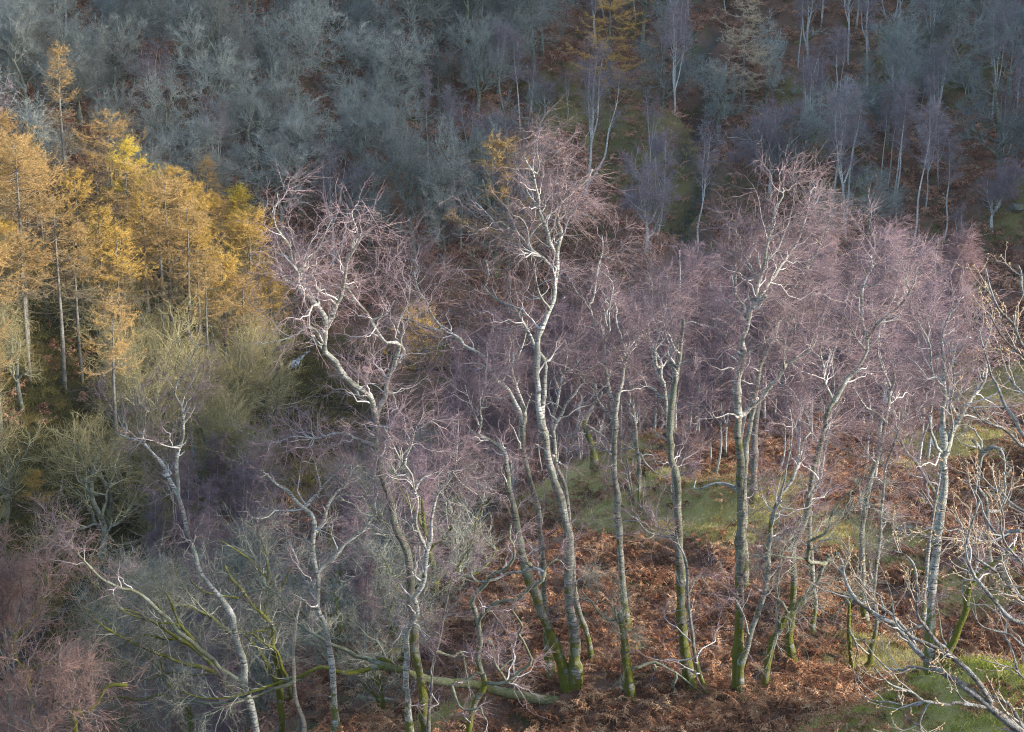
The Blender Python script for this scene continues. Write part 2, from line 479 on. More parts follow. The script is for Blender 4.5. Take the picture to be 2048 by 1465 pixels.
nt.links.new(n2, bp.inputs["Height"]); nt.links.new(bp.outputs[0], b.inputs["Normal"])
me = g.mesh("ground", m)
for nm_, a in zip(("grass", "mossy", "heath"), mk):
    at = me.attributes.new(nm_, 'FLOAT', 'POINT'); at.data.foreach_set("value", a.ravel().astype(np.float32))
at = me.attributes.new("rock", 'FLOAT', 'POINT'); at.data.foreach_set("value", (np.exp(-(gully_dist(GX, GY) / .8) ** 2)).ravel().astype(np.float32))
ground = link("ground", me); tag(ground, kind="structure")

# ------------------------------------------------------------------ stream with white water
SX = np.array([(-30, 60), (-25, 68), (-21.7, 76), (-19.5, 86), (-18, 94), (-16.3, 102), (-14.6, 109), (-12.5, 112), (-6, 112.5), (5, 106.5), (12, 106)], float)
sp, _ = resample(np.c_[SX, np.zeros(len(SX))], np.ones(len(SX)), 90)
tg = np.gradient(sp, axis=0); tg /= np.linalg.norm(tg, axis=1, keepdims=True)
nrm = np.stack([-tg[:, 1], tg[:, 0], tg[:, 2] * 0], -1)
cz = terrain(sp[:, 0], sp[:, 1])
rows = []
for o in np.linspace(-.36, .36, 9):
    q = sp + nrm * o
    q[:, 2] = cz + .14 + .08 * np.sin(sp[:, 1] * 3 + o * 5) - .05 * o * o
    rows.append(q)
V = np.stack(rows, 1)
g = Geo(); K9 = 9
ii = (np.arange(89)[:, None] * K9 + np.arange(8)[None]).ravel()
g.raw(V.reshape(-1, 3), Q=np.stack([ii, ii + 1, ii + K9 + 1, ii + K9], -1))
m, nt, b = mat('white_water')
tc = nd(nt, "ShaderNodeTexCoord"); n = noise(nt, tc.outputs["Object"], 5.5, 5, .75)
sxy = nd(nt, "ShaderNodeSeparateXYZ"); nt.links.new(tc.outputs["Object"], sxy.inputs[0])
fall = math_(nt, 'MULTIPLY', maprange(nt, sxy.outputs[1], 108.9, 109.3), maprange(nt, sxy.outputs[1], 111.1, 110.7))
foam = math_(nt, 'ADD', n, maprange(nt, fall, 0, 1, -.3, .02))
nt.links.new(ramp(nt, foam, [(.40, (.02, .028, .03)), (.5, (.5, .56, .62)), (.62, (.8, .82, .84))]), b.inputs["Base Color"])
b.inputs["Roughness"].default_value = .25
tag(link("stream", g.mesh("stream", m)), kind="structure")

# ------------------------------------------------------------------ trees traced limb by limb
def parse(s):
    return np.array([[float(q) for q in p.split(",")] for p in s.split()])

def traced(name, label, cat, limbs, group=None, d=None, seed=1, tmat='birch_bark', lmat='birch_limb', cmat='purple_twig', dens=1.0, droop=-.14, l2=1.25, crook=.35, lean=0., hmin=.25, twl=.37, twr=.0031, parts=True, up2=.04, twn=9, l3=.56):
    rng = np.random.default_rng(seed)
    done_uv = []; done_d = []; built = []
    mk_ = [w[0] if w[0] in "DW" else " " for w, _ in limbs]
    d0 = None
    for k, (ws, s) in enumerate(limbs):
        stem = ws.startswith("S") or k == 0
        w0, w1 = (float(q) for q in ws.lstrip("SDW").split(">"))
        p = parse(s); p0 = p[0]
        if stem:
            ds = (d if (d is not None) else hit(*p0)) if k == 0 else hit(*p0)
            if k == 0: d0 = ds
            elif abs(ds - d0) > 2.5: ds = d0 + 2.5 * np.sign(ds - d0)
        else:
            U = np.concatenate(done_uv); D = np.concatenate(done_d)
            j = np.argmin(((U - p0) ** 2).sum(1)); ds = D[j]
            p = np.concatenate([U[j:j + 1], p]) if np.hypot(*(U[j] - p0)) > 4 else p
        arc = np.concatenate([[0], np.cumsum(np.hypot(*np.diff(p, axis=0).T))]) * ds / F
        dd = ds * (1 - .25 * (p[0, 1] - p[:, 1]) / F)
        drift = lean if stem else rng.uniform(.12, .5) * rng.choice([-1, 1])
        dd = dd + drift * arc
        if not stem: dd = dd + np.concatenate([[0], np.cumsum(rng.normal(0, .07, len(p) - 1))])
        P = PX(p[:, 0], p[:, 1], dd)
        R = np.linspace(1, 0, len(p)) ** .9 * (w0 - w1) + w1
        R = np.interp(arc, [0, arc[-1]], [w0, w1]) * .5 * dd / F * (.52 if stem else .66)
        if stem:
            gz = terrain(P[0, 0], P[0, 1])
            if k == 0 or True:
                P = np.concatenate([[P[0] + (P[0] - P[1]) * .02 + [0, 0, -.35]], P]); R = np.concatenate([[R[0] * 1.35], R])
                R[1] *= 1.4
                if P[1, 2] > gz + .1: P[0, 2] = gz - .3
        n = int(np.clip(lengths(P[None])[0] / .16, 8, 90))
        P, R = resample(P, R, n)
        built.append((stem, P, R))
        u_, v_, d_ = UV(P)
        done_uv.append(np.stack([u_, v_], -1)); done_d.append(d_)
    org = built[0][1][0].copy()
    org[2] = terrain(org[0], org[1])
    root = thing(name, label, cat, org, group)
    for k, (stem, P, R) in enumerate(built):
        kn = np.convolve(rng.normal(size=len(R) + 4), [.2, .6, 1, .6, .2], 'same')[2:-2]
        kz = np.stack([np.convolve(rng.normal(size=len(R) + 4), [.5, 1, .5], 'same')[2:-2] for _ in range(3)], -1)
        P = P + kz * (np.minimum(R, .05) * (.16 if stem else .34))[:, None] * sstep(0, 3, np.arange(len(R)))[:, None]
        R = R * (1 + .07 * kn + .28 * (rng.random(len(R)) < .05))
        g = Geo(); g.limb(P, R, 14 if stem else 9)
        nm_ = "trunk" if k == 0 else ("stem" if stem else "limb")
        link(nm_, g.mesh(nm_, M[tmat if stem else (lmat if mk_[k] == ' ' else {'D': 'dull_limb', 'W': 'birch_limb'}[mk_[k]])], origin=org), root)
    PP = np.stack([resample(P, R, 26)[0] for _, P, R in built]); RR = np.stack([resample(P, R, 26)[1] for _, P, R in built])
    if dens > 0:
        tot = lengths(PP).sum()
        top = PP[..., 2].max(); zmin = org[2] + hmin * (top - org[2])
        g = Geo()
        n2 = int(tot * 2.9 * dens) + 6
        P2, R2 = spawn(rng, PP, RR, n2, (.12, 1), l2, .45, .85, 9, crook, (0, 0, up2), .5, .024, .0085, .0032, thin=.05, zmin=zmin, taper=.55)
        g.tubes(P2, R2, 5)
        Pe, Re = spawn(rng, PP[:1], RR[:1], 5, (.2, .85), .45, .5, 1.1, 6, .4, (0, 0, .05), .3, .014, .006, .004, taper=.1)
        g.tubes(Pe, Re, 5)
        P2 = np.concatenate([np.stack([resample(p, r_, 9)[0] for p, r_ in zip(Pe, Re)]), P2]); R2 = np.concatenate([np.repeat(Re[:, :1] * .7, 9, 1), R2])
        P3, R3 = spawn(rng, P2, R2, n2 * 6, (.15, 1), l2 * l3, .45, .8, 5, crook * .8, (0, 0, droop * .2), .55, .009, .005, .003, taper=.3)
        g.tubes(P3, R3, 3)
        twigs(rng, g, P3, R3, int(n2 * 6 * twn), twl, .5, .7, droop * 1.3, twr)
        twigs(rng, g, P2, R2, int(n2 * 6), twl, .45, .75, droop, twr)
        cm = cmat if isinstance(cmat, str) else cmat[0]
        link("crown", g.mesh("crown", M[cm], origin=org), root)
    return root

GF = "bare birches on the bracken slope"
B = 'silver birch'
traced("birch_tree", "leaning mossy birch whose broken top curls left, foot beside the fallen mossy log", B, [
 ("46>22", "1137,1374 1122,1324 1097,1259 1072,1194 1047,1124 1032,1040 1018,972 1012,930"),
 ("18>5", "1012,930 1012,907 1000,892 975,880 957,872 937,857"),
 ("8>2", "957,872 964,837 960,820 964,802 972,770 970,740"),
 ("6>2", "962,867 950,830 938,800 930,770"),
 ("7>2", "1014,940 1002,960 985,948 968,952"),
 ("7>2", "1032,1045 1020,1000 1008,965 990,955 975,950")], GF, seed=11, cmat='rosy_twig', dens=1.1, tmat='birch_bark_mossy', droop=-.1)
traced("birch_tree", "forked slim birch behind the leaning mossy one, its long limb reaching far left", B, [
 ("24>19", "1104,1362 1094,1290 1089,1210 1086,1140 1078,1040 1062,964 1050,920 1045,870 1046,850"),
 ("15>4", "1046,850 1040,830 1029,812 1010,775 998,764 977,730 964,709 929,694 916,675 888,661 868,634 858,617 851,600 841,593 835,576 828,545"),
 ("14>7", "1046,850 1050,830 1045,800 1030,760 1025,735 1029,719 1027,704"),
 ("8>2", "888,661 851,656 824,641 800,635 770,640"),
 ("7>2", "1030,728 1042,699 1051,675 1055,640"),
 ("6>2", "1048,829 1056,808 1063,788"),
 ("6>2", "916,675 880,690 850,705 830,708"),
 ("5>2", "845,598 832,565 838,540 830,520")], GF, seed=12, cmat='rosy_twig', dens=1.05)
traced("birch_tree", "tallest birch, twin stems rising to a white zigzag crown above the purple thicket", B, [
 ("44>24", "1152,1374 1149,1311 1147,1261 1139,1186 1137,1124 1138,1078 1131,1040 1119,997 1106,957 1096,907 1086,857 1083,837"),
 ("17>3", "1083,837 1085,807 1090,753 1087,726 1076,706 1066,682 1053,661 1042,637 1029,617 1005,606 988,596 974,583 970,572 977,555 972,520"),
 ("20>6", "1083,850 1078,807 1075,757 1073,720 1075,685 1090,647 1104,610 1111,576 1114,541 1115,516 1118,486 1121,461 1116,448 1124,426 1131,411 1139,391 1154,376 1174,358 1184,340"),
 ("13>4", "1113,511 1101,486 1095,461 1084,438 1075,416 1078,401 1070,366 1069,348 1061,336 1049,316"),
 ("7>2", "1077,412 1059,391 1049,368 1041,351 1032,340"),
 ("6>2", "1069,348 1074,348 1079,338 1078,321 1074,300 1076,270"),
 ("13>3", "1111,546 1096,526 1074,508 1054,491 1041,473 1024,461 1009,448 997,443 989,447 979,433 962,416 950,405"),
 ("8>3", "1122,430 1116,416 1109,398 1106,388"),
 ("7>2", "1150,378 1141,360 1130,350 1128,330"),
 ("9>3", "1103,620 1085,600 1074,570 1072,530 1085,520"),
 ("7>2", "1060,668 1040,655 1010,660 985,655"),
 ("6>2", "1115,470 1104,440 1112,415")], GF, seed=13, cmat='rosy_twig', dens=1.15, l2=1.25, droop=-.32, hmin=.4)
traced("birch_tree", "thin crooked birch hugging the right side of the tallest one", B, [
 ("20>14", "1186,1328 1172,1262 1156,1220 1148,1150 1143,1090 1136,1016 1128,965 1112,930 1109,894 1107,860"),
 ("11>3", "1107,860 1106,827 1114,807 1124,757 1129,739 1136,705 1130,680"),
 ("11>3", "1108,855 1121,832 1131,807 1149,787 1159,772 1169,762 1172,740 1190,735"),
 ("6>2", "1131,745 1150,735 1160,715"),
 ("6>2", "1110,820 1098,790 1102,760")], GF, seed=14, dens=1.0)
traced("birch_tree", "slender upright birch standing behind the split broken stump", B, [
 ("27>20", "1254,1262 1247,1187 1240,1085 1235,1033 1234,997 1229,944 1228,902 1231,857 1230,832"),
 ("15>3", "1230,832 1221,794 1214,757 1210,719 1208,694 1204,677 1194,664 1186,639 1181,626 1179,608 1164,596 1149,576 1142,555"),
 ("7>2", "1179,608 1186,598 1191,566 1196,536 1206,496 1204,470"),
 ("9>2", "1209,690 1211,677 1218,657 1216,632 1224,591 1226,573 1221,558 1205,545"),
 ("15>4", "1232,825 1236,794 1244,764 1249,732 1251,699 1244,684 1241,667 1234,654 1231,632 1234,616 1224,595"),
 ("9>2", "1252,719 1261,702 1271,694 1269,686 1276,677 1286,673 1300,655"),
 ("11>3", "1226,840 1209,817 1196,802 1191,772 1184,764 1169,763 1160,745"),
 ("6>2", "1250,735 1240,715 1226,690"),
 ("6>2", "1228,905 1215,900 1200,880 1190,872")], GF, seed=15, dens=1.0)
traced("birch_tree", "thin forked birch half hidden by the snapped straight trunk", B, [
 ("15>12", "1372,1190 1356,1080 1346,940 1334,857 1331,807 1328,769"),
 ("11>3", "1328,769 1321,749 1324,727 1311,702 1301,682 1291,667 1279,654 1262,650"),
 ("9>3", "1322,735 1314,732 1311,694 1319,669 1314,652 1306,637 1301,621 1304,586 1305,571 1296,548 1294,525"),
 ("9>2", "1329,797 1321,797 1311,782 1296,774 1276,777 1261,777 1259,757 1258,739 1250,720"),
 ("5>2", "1305,600 1316,585 1321,570")], GF, seed=16, dens=1.25)
traced("birch_tree", "straight grey birch with snapped bare top and mossy flared foot", B, [
 ("42>22", "1381,1374 1369,1299 1363,1224 1359,1149 1357,1107 1356,1007 1347,932 1354,957 1344,919 1341,882 1341,832 1346,794 1349,767".replace(" 1347,932 1354,957", " 1352,950")),
 ("17>10", "1349,767 1355,747 1360,707 1363,669 1366,638"),
 ("16>9", "1349,757 1341,732 1336,722"),
 ("7>2", "1337,722 1343,709 1343,694 1334,679 1331,657 1335,635 1328,610"),
 ("7>2", "1358,1076 1336,1076 1310,1068 1290,1060 1275,1040 1262,1030"),
 ("5>2", "1343,694 1352,680 1354,670")], GF, seed=17, dens=.55, tmat='birch_bark_mossy')
traced("birch_tree", "thin dark stem at the foot of the snapped straight birch", B, [
 ("15>9", "1414,1386 1396,1336 1386,1286 1381,1236 1376,1186 1375,1136 1369,1111"),
 ("7>2", "1369,1111 1358,1090 1352,1070 1335,1072"),
 ("6>2", "1382,1240 1375,1225 1360,1220 1345,1225"),
 ("6>2", "1377,1190 1395,1150 1408,1165 1400,1190")], GF, seed=18, dens=.5, hmin=.1)
traced("birch_tree", "tall straight birch with dark green moss up its trunk and big right limb", B, [
 ("40>29", "1473,1386 1476,1324 1478,1249 1479,1174 1481,1099 1482,1032 1480,982 1481,932 1476,880 1478,832"),
 ("22>12", "1478,832 1474,807 1475,769 1479,744 1486,712 1488,682 1494,649 1501,621 1511,606 1528,590"),
 ("12>4", "1496,632 1491,626 1486,608 1473,596 1468,586 1470,566 1473,541 1473,528 1466,500"),
 ("13>4", "1505,612 1512,586 1516,563 1523,553 1530,528 1531,506 1538,478 1543,458 1548,433 1553,413 1566,393 1567,376"),
 ("9>3", "1513,572 1508,548 1501,536 1486,506 1476,478 1470,455"),
 ("11>3", "1520,596 1536,571 1545,556 1553,551 1558,538 1573,521 1586,501 1598,476 1608,448 1616,426 1618,403 1621,381"),
 ("19>4", "1478,832 1489,827 1499,814 1519,798 1539,770 1560,753 1570,733 1587,721 1611,709 1625,695 1631,680"),
 ("9>2", "1568,735 1567,702 1572,685 1560,678 1545,672"),
 ("12>3", "1480,985 1466,975 1450,968 1430,966 1415,972 1395,980 1387,975 1392,960"),
 ("8>2", "1478,838 1462,828 1448,832 1432,836 1410,838"),
 ("7>2", "1486,712 1470,700 1458,690 1440,660 1418,648"),
 ("7>2", "1487,715 1500,700 1515,690 1530,680"),
 ("6>2", "1532,510 1545,520 1552,500")], GF, seed=19, dens=1.3, cmat='rosy_twig', tmat='birch_bark_mossy', hmin=.45, l2=1.2)
traced("birch_tree", "pale scaly birch leaning right close behind the tall mossy straight one", B, [
 ("24>20", "1490,1180 1488,1050 1489,960 1491,907 1494,882 1504,832 1510,795 1515,764 1522,726 1533,702 1550,678"),
 ("12>4", "1540,690 1543,681 1561,628 1571,591 1583,583 1596,563 1611,541 1628,511 1641,488 1648,471 1658,451 1668,430"),
 ("10>3", "1550,678 1553,651 1560,630 1567,603 1572,560 1560,530"),
 ("8>3", "1583,583 1572,572 1568,560 1572,545"),
 ("7>2", "1641,490 1630,478 1628,470"),
 ("7>3", "1569,735 1575,700 1590,660 1583,630 1586,610".replace("1569,735 ", "1550,678 "))], GF, seed=20, dens=1.6, cmat='rosy_twig', l2=1.2, droop=-.3)
traced("birch_tree", "short dark mossy broken trunk between the two tall birches and the gnarled one", 'broken tree', [
 ("27>22", "1506,1000 1508,944 1509,882 1513,832 1516,807"),
 ("8>3", "1516,815 1522,800 1524,790")], GF, seed=21, dens=.12, tmat='rough_bark')
traced("birch_tree", "wavy birch with a white flayed scar above its foot", B, [
 ("27>13", "1484,1396 1481,1336 1491,1306 1501,1264 1516,1227 1530,1182 1535,1144 1536,1107 1541,1069 1543,1044 1551,1014 1561,989"),
 ("11>4", "1561,989 1583,964 1593,939 1603,907 1608,882 1622,865"),
 ("9>3", "1541,1060 1561,994 1568,960 1580,900 1585,860 1580,820"),
 ("8>2", "1497,1272 1490,1240 1480,1215 1474,1200"),
 ("8>2", "1537,1110 1530,1095 1520,1092 1505,1090")], GF, seed=22, dens=.75)
traced("birch_tree", "gnarled lichened tree bending right to a burr of grey lichen", 'gnarled tree', [
 ("26>18", "1529,1386 1534,1336 1546,1279 1561,1259 1576,1227 1596,1209 1621,1187 1636,1162 1648,1132 1661,1114"),
 ("14>4", "1648,1130 1633,1124 1616,1119 1621,1092 1623,1079 1646,1069 1656,1052 1661,1032 1683,999 1711,977 1722,960"),
 ("10>4", "1552,1270 1556,1232 1558,1182 1553,1149 1563,1112 1568,1072 1568,1044 1562,1020"),
 ("7>2", "1616,1119 1586,1117 1561,1112 1543,1109 1528,1092 1528,1077 1541,1066"),
 ("8>3", "1576,1227 1566,1205 1560,1200 1553,1215 1560,1240"),
 ("6>2", "1555,1270 1546,1300 1550,1320"),
 ("12>7", "1661,1114 1668,1110 1672,1102"),
 ("6>2", "1700,985 1705,1010 1712,1030")], GF, seed=23, dens=.5, tmat='birch_bark_mossy', lmat='dull_limb', cmat='grey_twig', hmin=.15)
traced("birch_tree", "birch with bright yellow moss boot, splitting high into two white leaders", B, [
 ("33>17", "1586,1325 1578,1282 1583,1232 1588,1182 1586,1132 1588,1094 1601,1062 1613,1032 1621,982 1628,932 1641,894 1646,862 1656,824 1668,804"),
 ("16>9", "1668,804 1686,772 1711,742 1731,703 1733,683"),
 ("12>3", "1733,683 1743,663 1758,643 1791,621 1808,601 1821,578 1833,556 1831,543 1838,525"),
 ("12>3", "1733,683 1726,648 1725,616 1726,578 1733,551 1743,526 1751,508 1748,480"),
 ("10>3", "1668,804 1658,782 1648,757 1646,732 1640,700 1648,660 1644,630"),
 ("7>2", "1751,653 1751,636 1738,621 1756,621 1773,613 1790,595"),
 ("7>2", "1731,700 1715,680 1700,650 1690,630"),
 ("6>2", "1733,552 1725,535 1722,522"),
 ("8>2", "1641,894 1625,862 1611,830 1596,800 1580,775 1560,768"),
 ("6>2", "1736,575 1760,560 1785,540 1810,515"),
 ("6>2", "1820,580 1812,560 1816,545")], GF, seed=24, dens=1.15, cmat='rosy_twig', tmat='birch_bark_mossy', hmin=.35)
traced("birch_tree", "slim kinked birch just right of the one booted in yellow moss", B, [
 ("20>12", "1626,1284 1627,1244 1633,1207 1627,1182 1622,1132 1620,1080 1618,1032 1624,985 1634,930 1646,870 1660,810"),
 ("9>3", "1660,810 1668,770 1662,730 1672,690 1670,650"),
 ("8>2", "1640,900 1655,860 1672,830 1690,800"),
 ("6>2", "1618,1040 1608,1010 1606,980 1600,950")], GF, seed=25, dens=.9)
traced("birch_tree", "dark lower trunk birch with three way forked pale top near the slab birch", B, [
 ("26>15", "1736,1262 1726,1207 1726,1157 1723,1094 1726,1044 1731,1019 1738,969 1751,927 1763,882 1771,844"),
 ("12>4", "1771,844 1775,810 1781,782 1778,770 1771,752 1763,732 1755,700 1760,665"),
 ("9>3", "1771,844 1756,829 1745,822 1733,817 1722,800 1706,772"),
 ("8>3", "1779,785 1790,760 1784,738 1790,715"),
 ("6>2", "1765,880 1752,870 1740,860 1732,850"),
 ("6>2", "1752,925 1740,915 1728,895")], GF, seed=26, dens=1.0, tmat='birch_bark')
traced("birch_tree", "slanting thin birch crossing behind the snapped slab birch", B, [
 ("15>10", "1888,1030 1868,984 1851,957 1831,924 1811,902 1796,864 1798,842"),
 ("9>3", "1798,842 1788,827 1783,802 1786,770 1792,745"),
 ("8>3", "1797,858 1808,832 1811,800 1820,775"),
 ("5>2", "1811,902 1822,880 1830,850")], GF, seed=27, dens=.8)
traced("snag", "short twisted snag with yellow mossy base beside a small mossy bent birch", 'dead tree', [
 ("20>11", "1705,1340 1701,1299 1698,1249 1698,1211 1702,1195"),
 ("10>5", "1700,1262 1710,1280 1716,1300 1714,1308"),
 ("8>3", "1699,1205 1688,1205 1678,1212"),
 ("7>3", "1698,1205 1688,1192 1686,1185 1692,1190")], GF, seed=28, dens=.08, tmat='moss_bark', lmat='dull_limb', cmat='grey_twig', hmin=.4)
traced("birch_tree", "small bent birch curving up from its mossy heel behind the twisted snag", B, [
 ("20>8", "1722,1342 1738,1330 1742,1305 1746,1279 1753,1249 1748,1200 1750,1149 1753,1124 1758,1090 1763,1032 1768,969 1773,927 1786,894 1798,860"),
 ("7>2", "1753,1249 1768,1232 1778,1215 1790,1205"),
 ("7>2", "1748,1170 1742,1140 1736,1115"),
 ("8>3", "1740,1310 1725,1300 1712,1285")], GF, seed=29, dens=.8, hmin=.3)
traced("birch_tree", "stout white birch with a snapped pale slab at its split fork", B, [
 ("36>26", "1860,1340 1860,1220 1866,1150 1873,1094 1883,1019 1888,969 1887,919 1888,882 1886,855"),
 ("16>4", "1886,855 1886,819 1891,794 1886,769 1886,740 1886,716 1883,678 1893,648 1901,628 1918,611 1920,595"),
 ("9>2", "1888,775 1871,757 1863,732 1871,711 1856,678 1841,651 1835,640".replace("1863,732 1871,711", "1864,735 1862,705")),
 ("18>6", "1888,915 1893,902 1903,869 1916,844 1928,819 1946,794 1963,777 1972,752 1975,732 1973,720"),
 ("13>9", "1877,900 1870,890 1866,867 1862,845 1860,835"),
 ("8>2", "1887,765 1896,740 1900,710 1896,680"),
 ("8>2", "1928,819 1918,805 1915,790 1932,780 1945,772"),
 ("9>3", "1900,880 1905,850 1900,810 1908,770 1905,720"),
 ("5>2", "1950,790 1955,770 1968,762")], GF, tmat='white_birch_bark', seed=30, dens=.9, cmat='rosy_twig', hmin=.5)
traced("birch_tree", "pale companion stem close against the left of the snapped slab birch", B, [
 ("20>11", "1846,1260 1850,1180 1858,1094 1864,1050 1868,1020 1875,980 1880,950"),
 ("7>2", "1868,1020 1850,990 1840,975")], GF, tmat='white_birch_bark', seed=31, dens=.4)
traced("birch_tree", "dark mossy trunk leaning right among the budding oak twigs", 'gnarled tree', [
 ("32>14", "1886,1334 1898,1299 1916,1261 1931,1224 1936,1186 1956,1149 1986,1129 2011,1109 2030,1095"),
 ("9>3", "1932,1220 1925,1180 1932,1140 1928,1100"),
 ("8>3", "1898,1300 1882,1270 1878,1230 1872,1200")], GF, seed=32, dens=.5, tmat='birch_bark_mossy', lmat='dull_limb', hmin=.3)
traced("birch_tree", "twisted leafless tree with a bleached hooked arch for a top, behind the oak twigs", 'gnarled tree', [
 ("17>13", "1982,1180 1976,1057 1973,1002 1958,977 1956,944 1963,912 1956,892 1946,880"),
 ("13>5", "1963,912 1978,895 1990,892 2003,904 2008,932 2010,950 2020,945 2022,932 2012,930"),
 ("9>3", "1962,905 1963,882 1951,867 1943,854 1921,869 1912,872"),
 ("7>3", "1956,895 1938,892 1920,885 1910,872"),
 ("12>6", "2000,1020 2008,980 2008,945")], GF, seed=33, dens=.35, lmat='birch_limb', cmat='grey_twig')
traced("birch_tree", "short thick birch at the grassy crest, its crown a tangle of snapped brown boughs", 'broken tree', [
 ("26>17", "1191,942 1184,894 1172,860 1168,840"),
 ("12>5", "1170,845 1185,815 1199,797 1205,785"),
 ("9>3", "1168,842 1158,815 1165,800 1158,785"),
 ("8>3", "1172,850 1190,860 1210,875 1217,885"),
 ("7>2", "1170,850 1178,880 1200,890 1218,905")], GF, seed=34, dens=.6, cmat='purple_twig', tmat='birch_bark_mossy', lmat='deadwood', hmin=.4)
traced("birch_tree", "grey stem at the grassy crest fading into the purple thicket", B, [
 ("21>10", "1282,1028 1279,994 1279,932 1274,894 1269,844 1266,807"),
 ("7>2", "1277,910 1268,895 1250,900 1240,895"),
 ("8>2", "1280,905 1290,925 1310,945 1330,955"),
 ("7>2", "1268,830 1260,800 1262,770")], GF, seed=35, dens=.8, hmin=.4)
traced("birch_tree", "spindly dark double stem beside the grey one at the crest", B, [
 ("9>4", "1262,1010 1255,960 1246,930 1240,910 1244,870 1252,840"),
 ("S9>5", "1268,1012 1262,970 1256,935 1252,915")], GF, seed=36, dens=.5, tmat='rough_bark')
traced("birch_tree", "thin greenish sapling left of the slender birch, leaning over the grass", B, [
 ("11>6", "1131,1030 1131,997 1131,944 1136,902 1149,869 1161,844"),
 ("5>2", "1134,915 1131,880 1138,855"),
 ("5>2", "1150,867 1158,840 1170,820")], GF, seed=37, dens=.6)
traced("stump", "tall split stump with torn spiky top wrapped in dry twigs", 'stump', [
 ("32>24", "1263,1404 1258,1350 1250,1300 1244,1255 1240,1228"),
 ("14>5", "1236,1245 1232,1225 1229,1212"),
 ("12>3", "1246,1232 1250,1218 1252,1208"),
 ("10>3", "1243,1235 1228,1240 1212,1241 1195,1222 1184,1205 1165,1188 1163,1180 1168,1165 1166,1155"),
 ("6>2", "1184,1206 1170,1200 1155,1196 1140,1198"),
 ("12>4", "1262,1340 1272,1335 1290,1330 1310,1325 1335,1338 1358,1349 1378,1368 1400,1385"),
 ("9>3", "1358,1350 1348,1365 1348,1390 1368,1397 1390,1392 1410,1402"),
 ("9>3", "1258,1338 1248,1350 1230,1370 1220,1385"),
 ("6>2", "1250,1322 1240,1300 1238,1285")], "dead wood on the bracken slope", seed=38, dens=.45, tmat='birch_bark_mossy', lmat='dull_limb', cmat='grey_twig', hmin=.05, l2=.6)

# --- left and centre foreground
traced("birch_tree", "white barked birch with a Y fork, rising through the fallen tree's outer branches", B, [
 ("25>18", "672,1475 670,1424 665,1349 657,1286 647,1244 635,1214 637,1174 632,1136 625,1099 630,1057"),
 ("15>5", "630,1057 625,1032 607,1017 592,1004 580,984 557,974 547,962 530,947 518,938"),
 ("15>4", "631,1064 645,1044 652,1022 662,999 675,984 690,964 700,945 715,930"),
 ("9>3", "610,1015 625,997 642,977 657,959 675,947 690,930"),
 ("8>2", "641,972 635,949 630,924 622,915"),
 ("12>3", "635,1146 650,1131 670,1116 687,1094 712,1072 732,1054 744,1034 753,1027 748,1007 754,992 754,977 747,962 746,945 760,935"),
 ("10>3", "629,1191 615,1166 600,1146 592,1119 585,1099 575,1077 570,1060"),
 ("8>2", "622,1090 612,1080 595,1078 580,1065")], GF, tmat='white_birch_bark', seed=41, dens=.8, hmin=.4, d=38.)
traced("birch_tree", "leaning birch with two long thin white leaders over dark heather", B, [
 ("29>15", "514,1480 512,1459 500,1411 490,1369 490,1336 480,1294 467,1259 460,1224 445,1199 420,1171 400,1146 390,1111 385,1089 372,1052 365,1019 357,992"),
 ("12>4", "357,992 345,969 332,942 315,917 297,897 282,882 262,879 245,873 230,868"),
 ("12>4", "357,985 355,944 357,912 364,877 367,839 362,809 351,791 356,764 372,747 377,732 388,705 396,685"),
 ("7>2", "289,884 286,872 292,854 290,834 298,815"),
 ("6>2", "364,855 374,840 385,823 378,815 365,808"),
 ("5>2", "250,872 254,855 247,838"),
 ("D18>5", "488,1366 465,1354 440,1339 425,1321 400,1296 372,1276 350,1254 325,1231 305,1206 282,1189 260,1179 225,1171 200,1154 164,1119 137,1091"),
 ("7>2", "350,1010 345,990 335,970".replace("350,1010", "347,975"))], GF, tmat='white_birch_bark', seed=42, dens=.75, hmin=.45, d=39.)
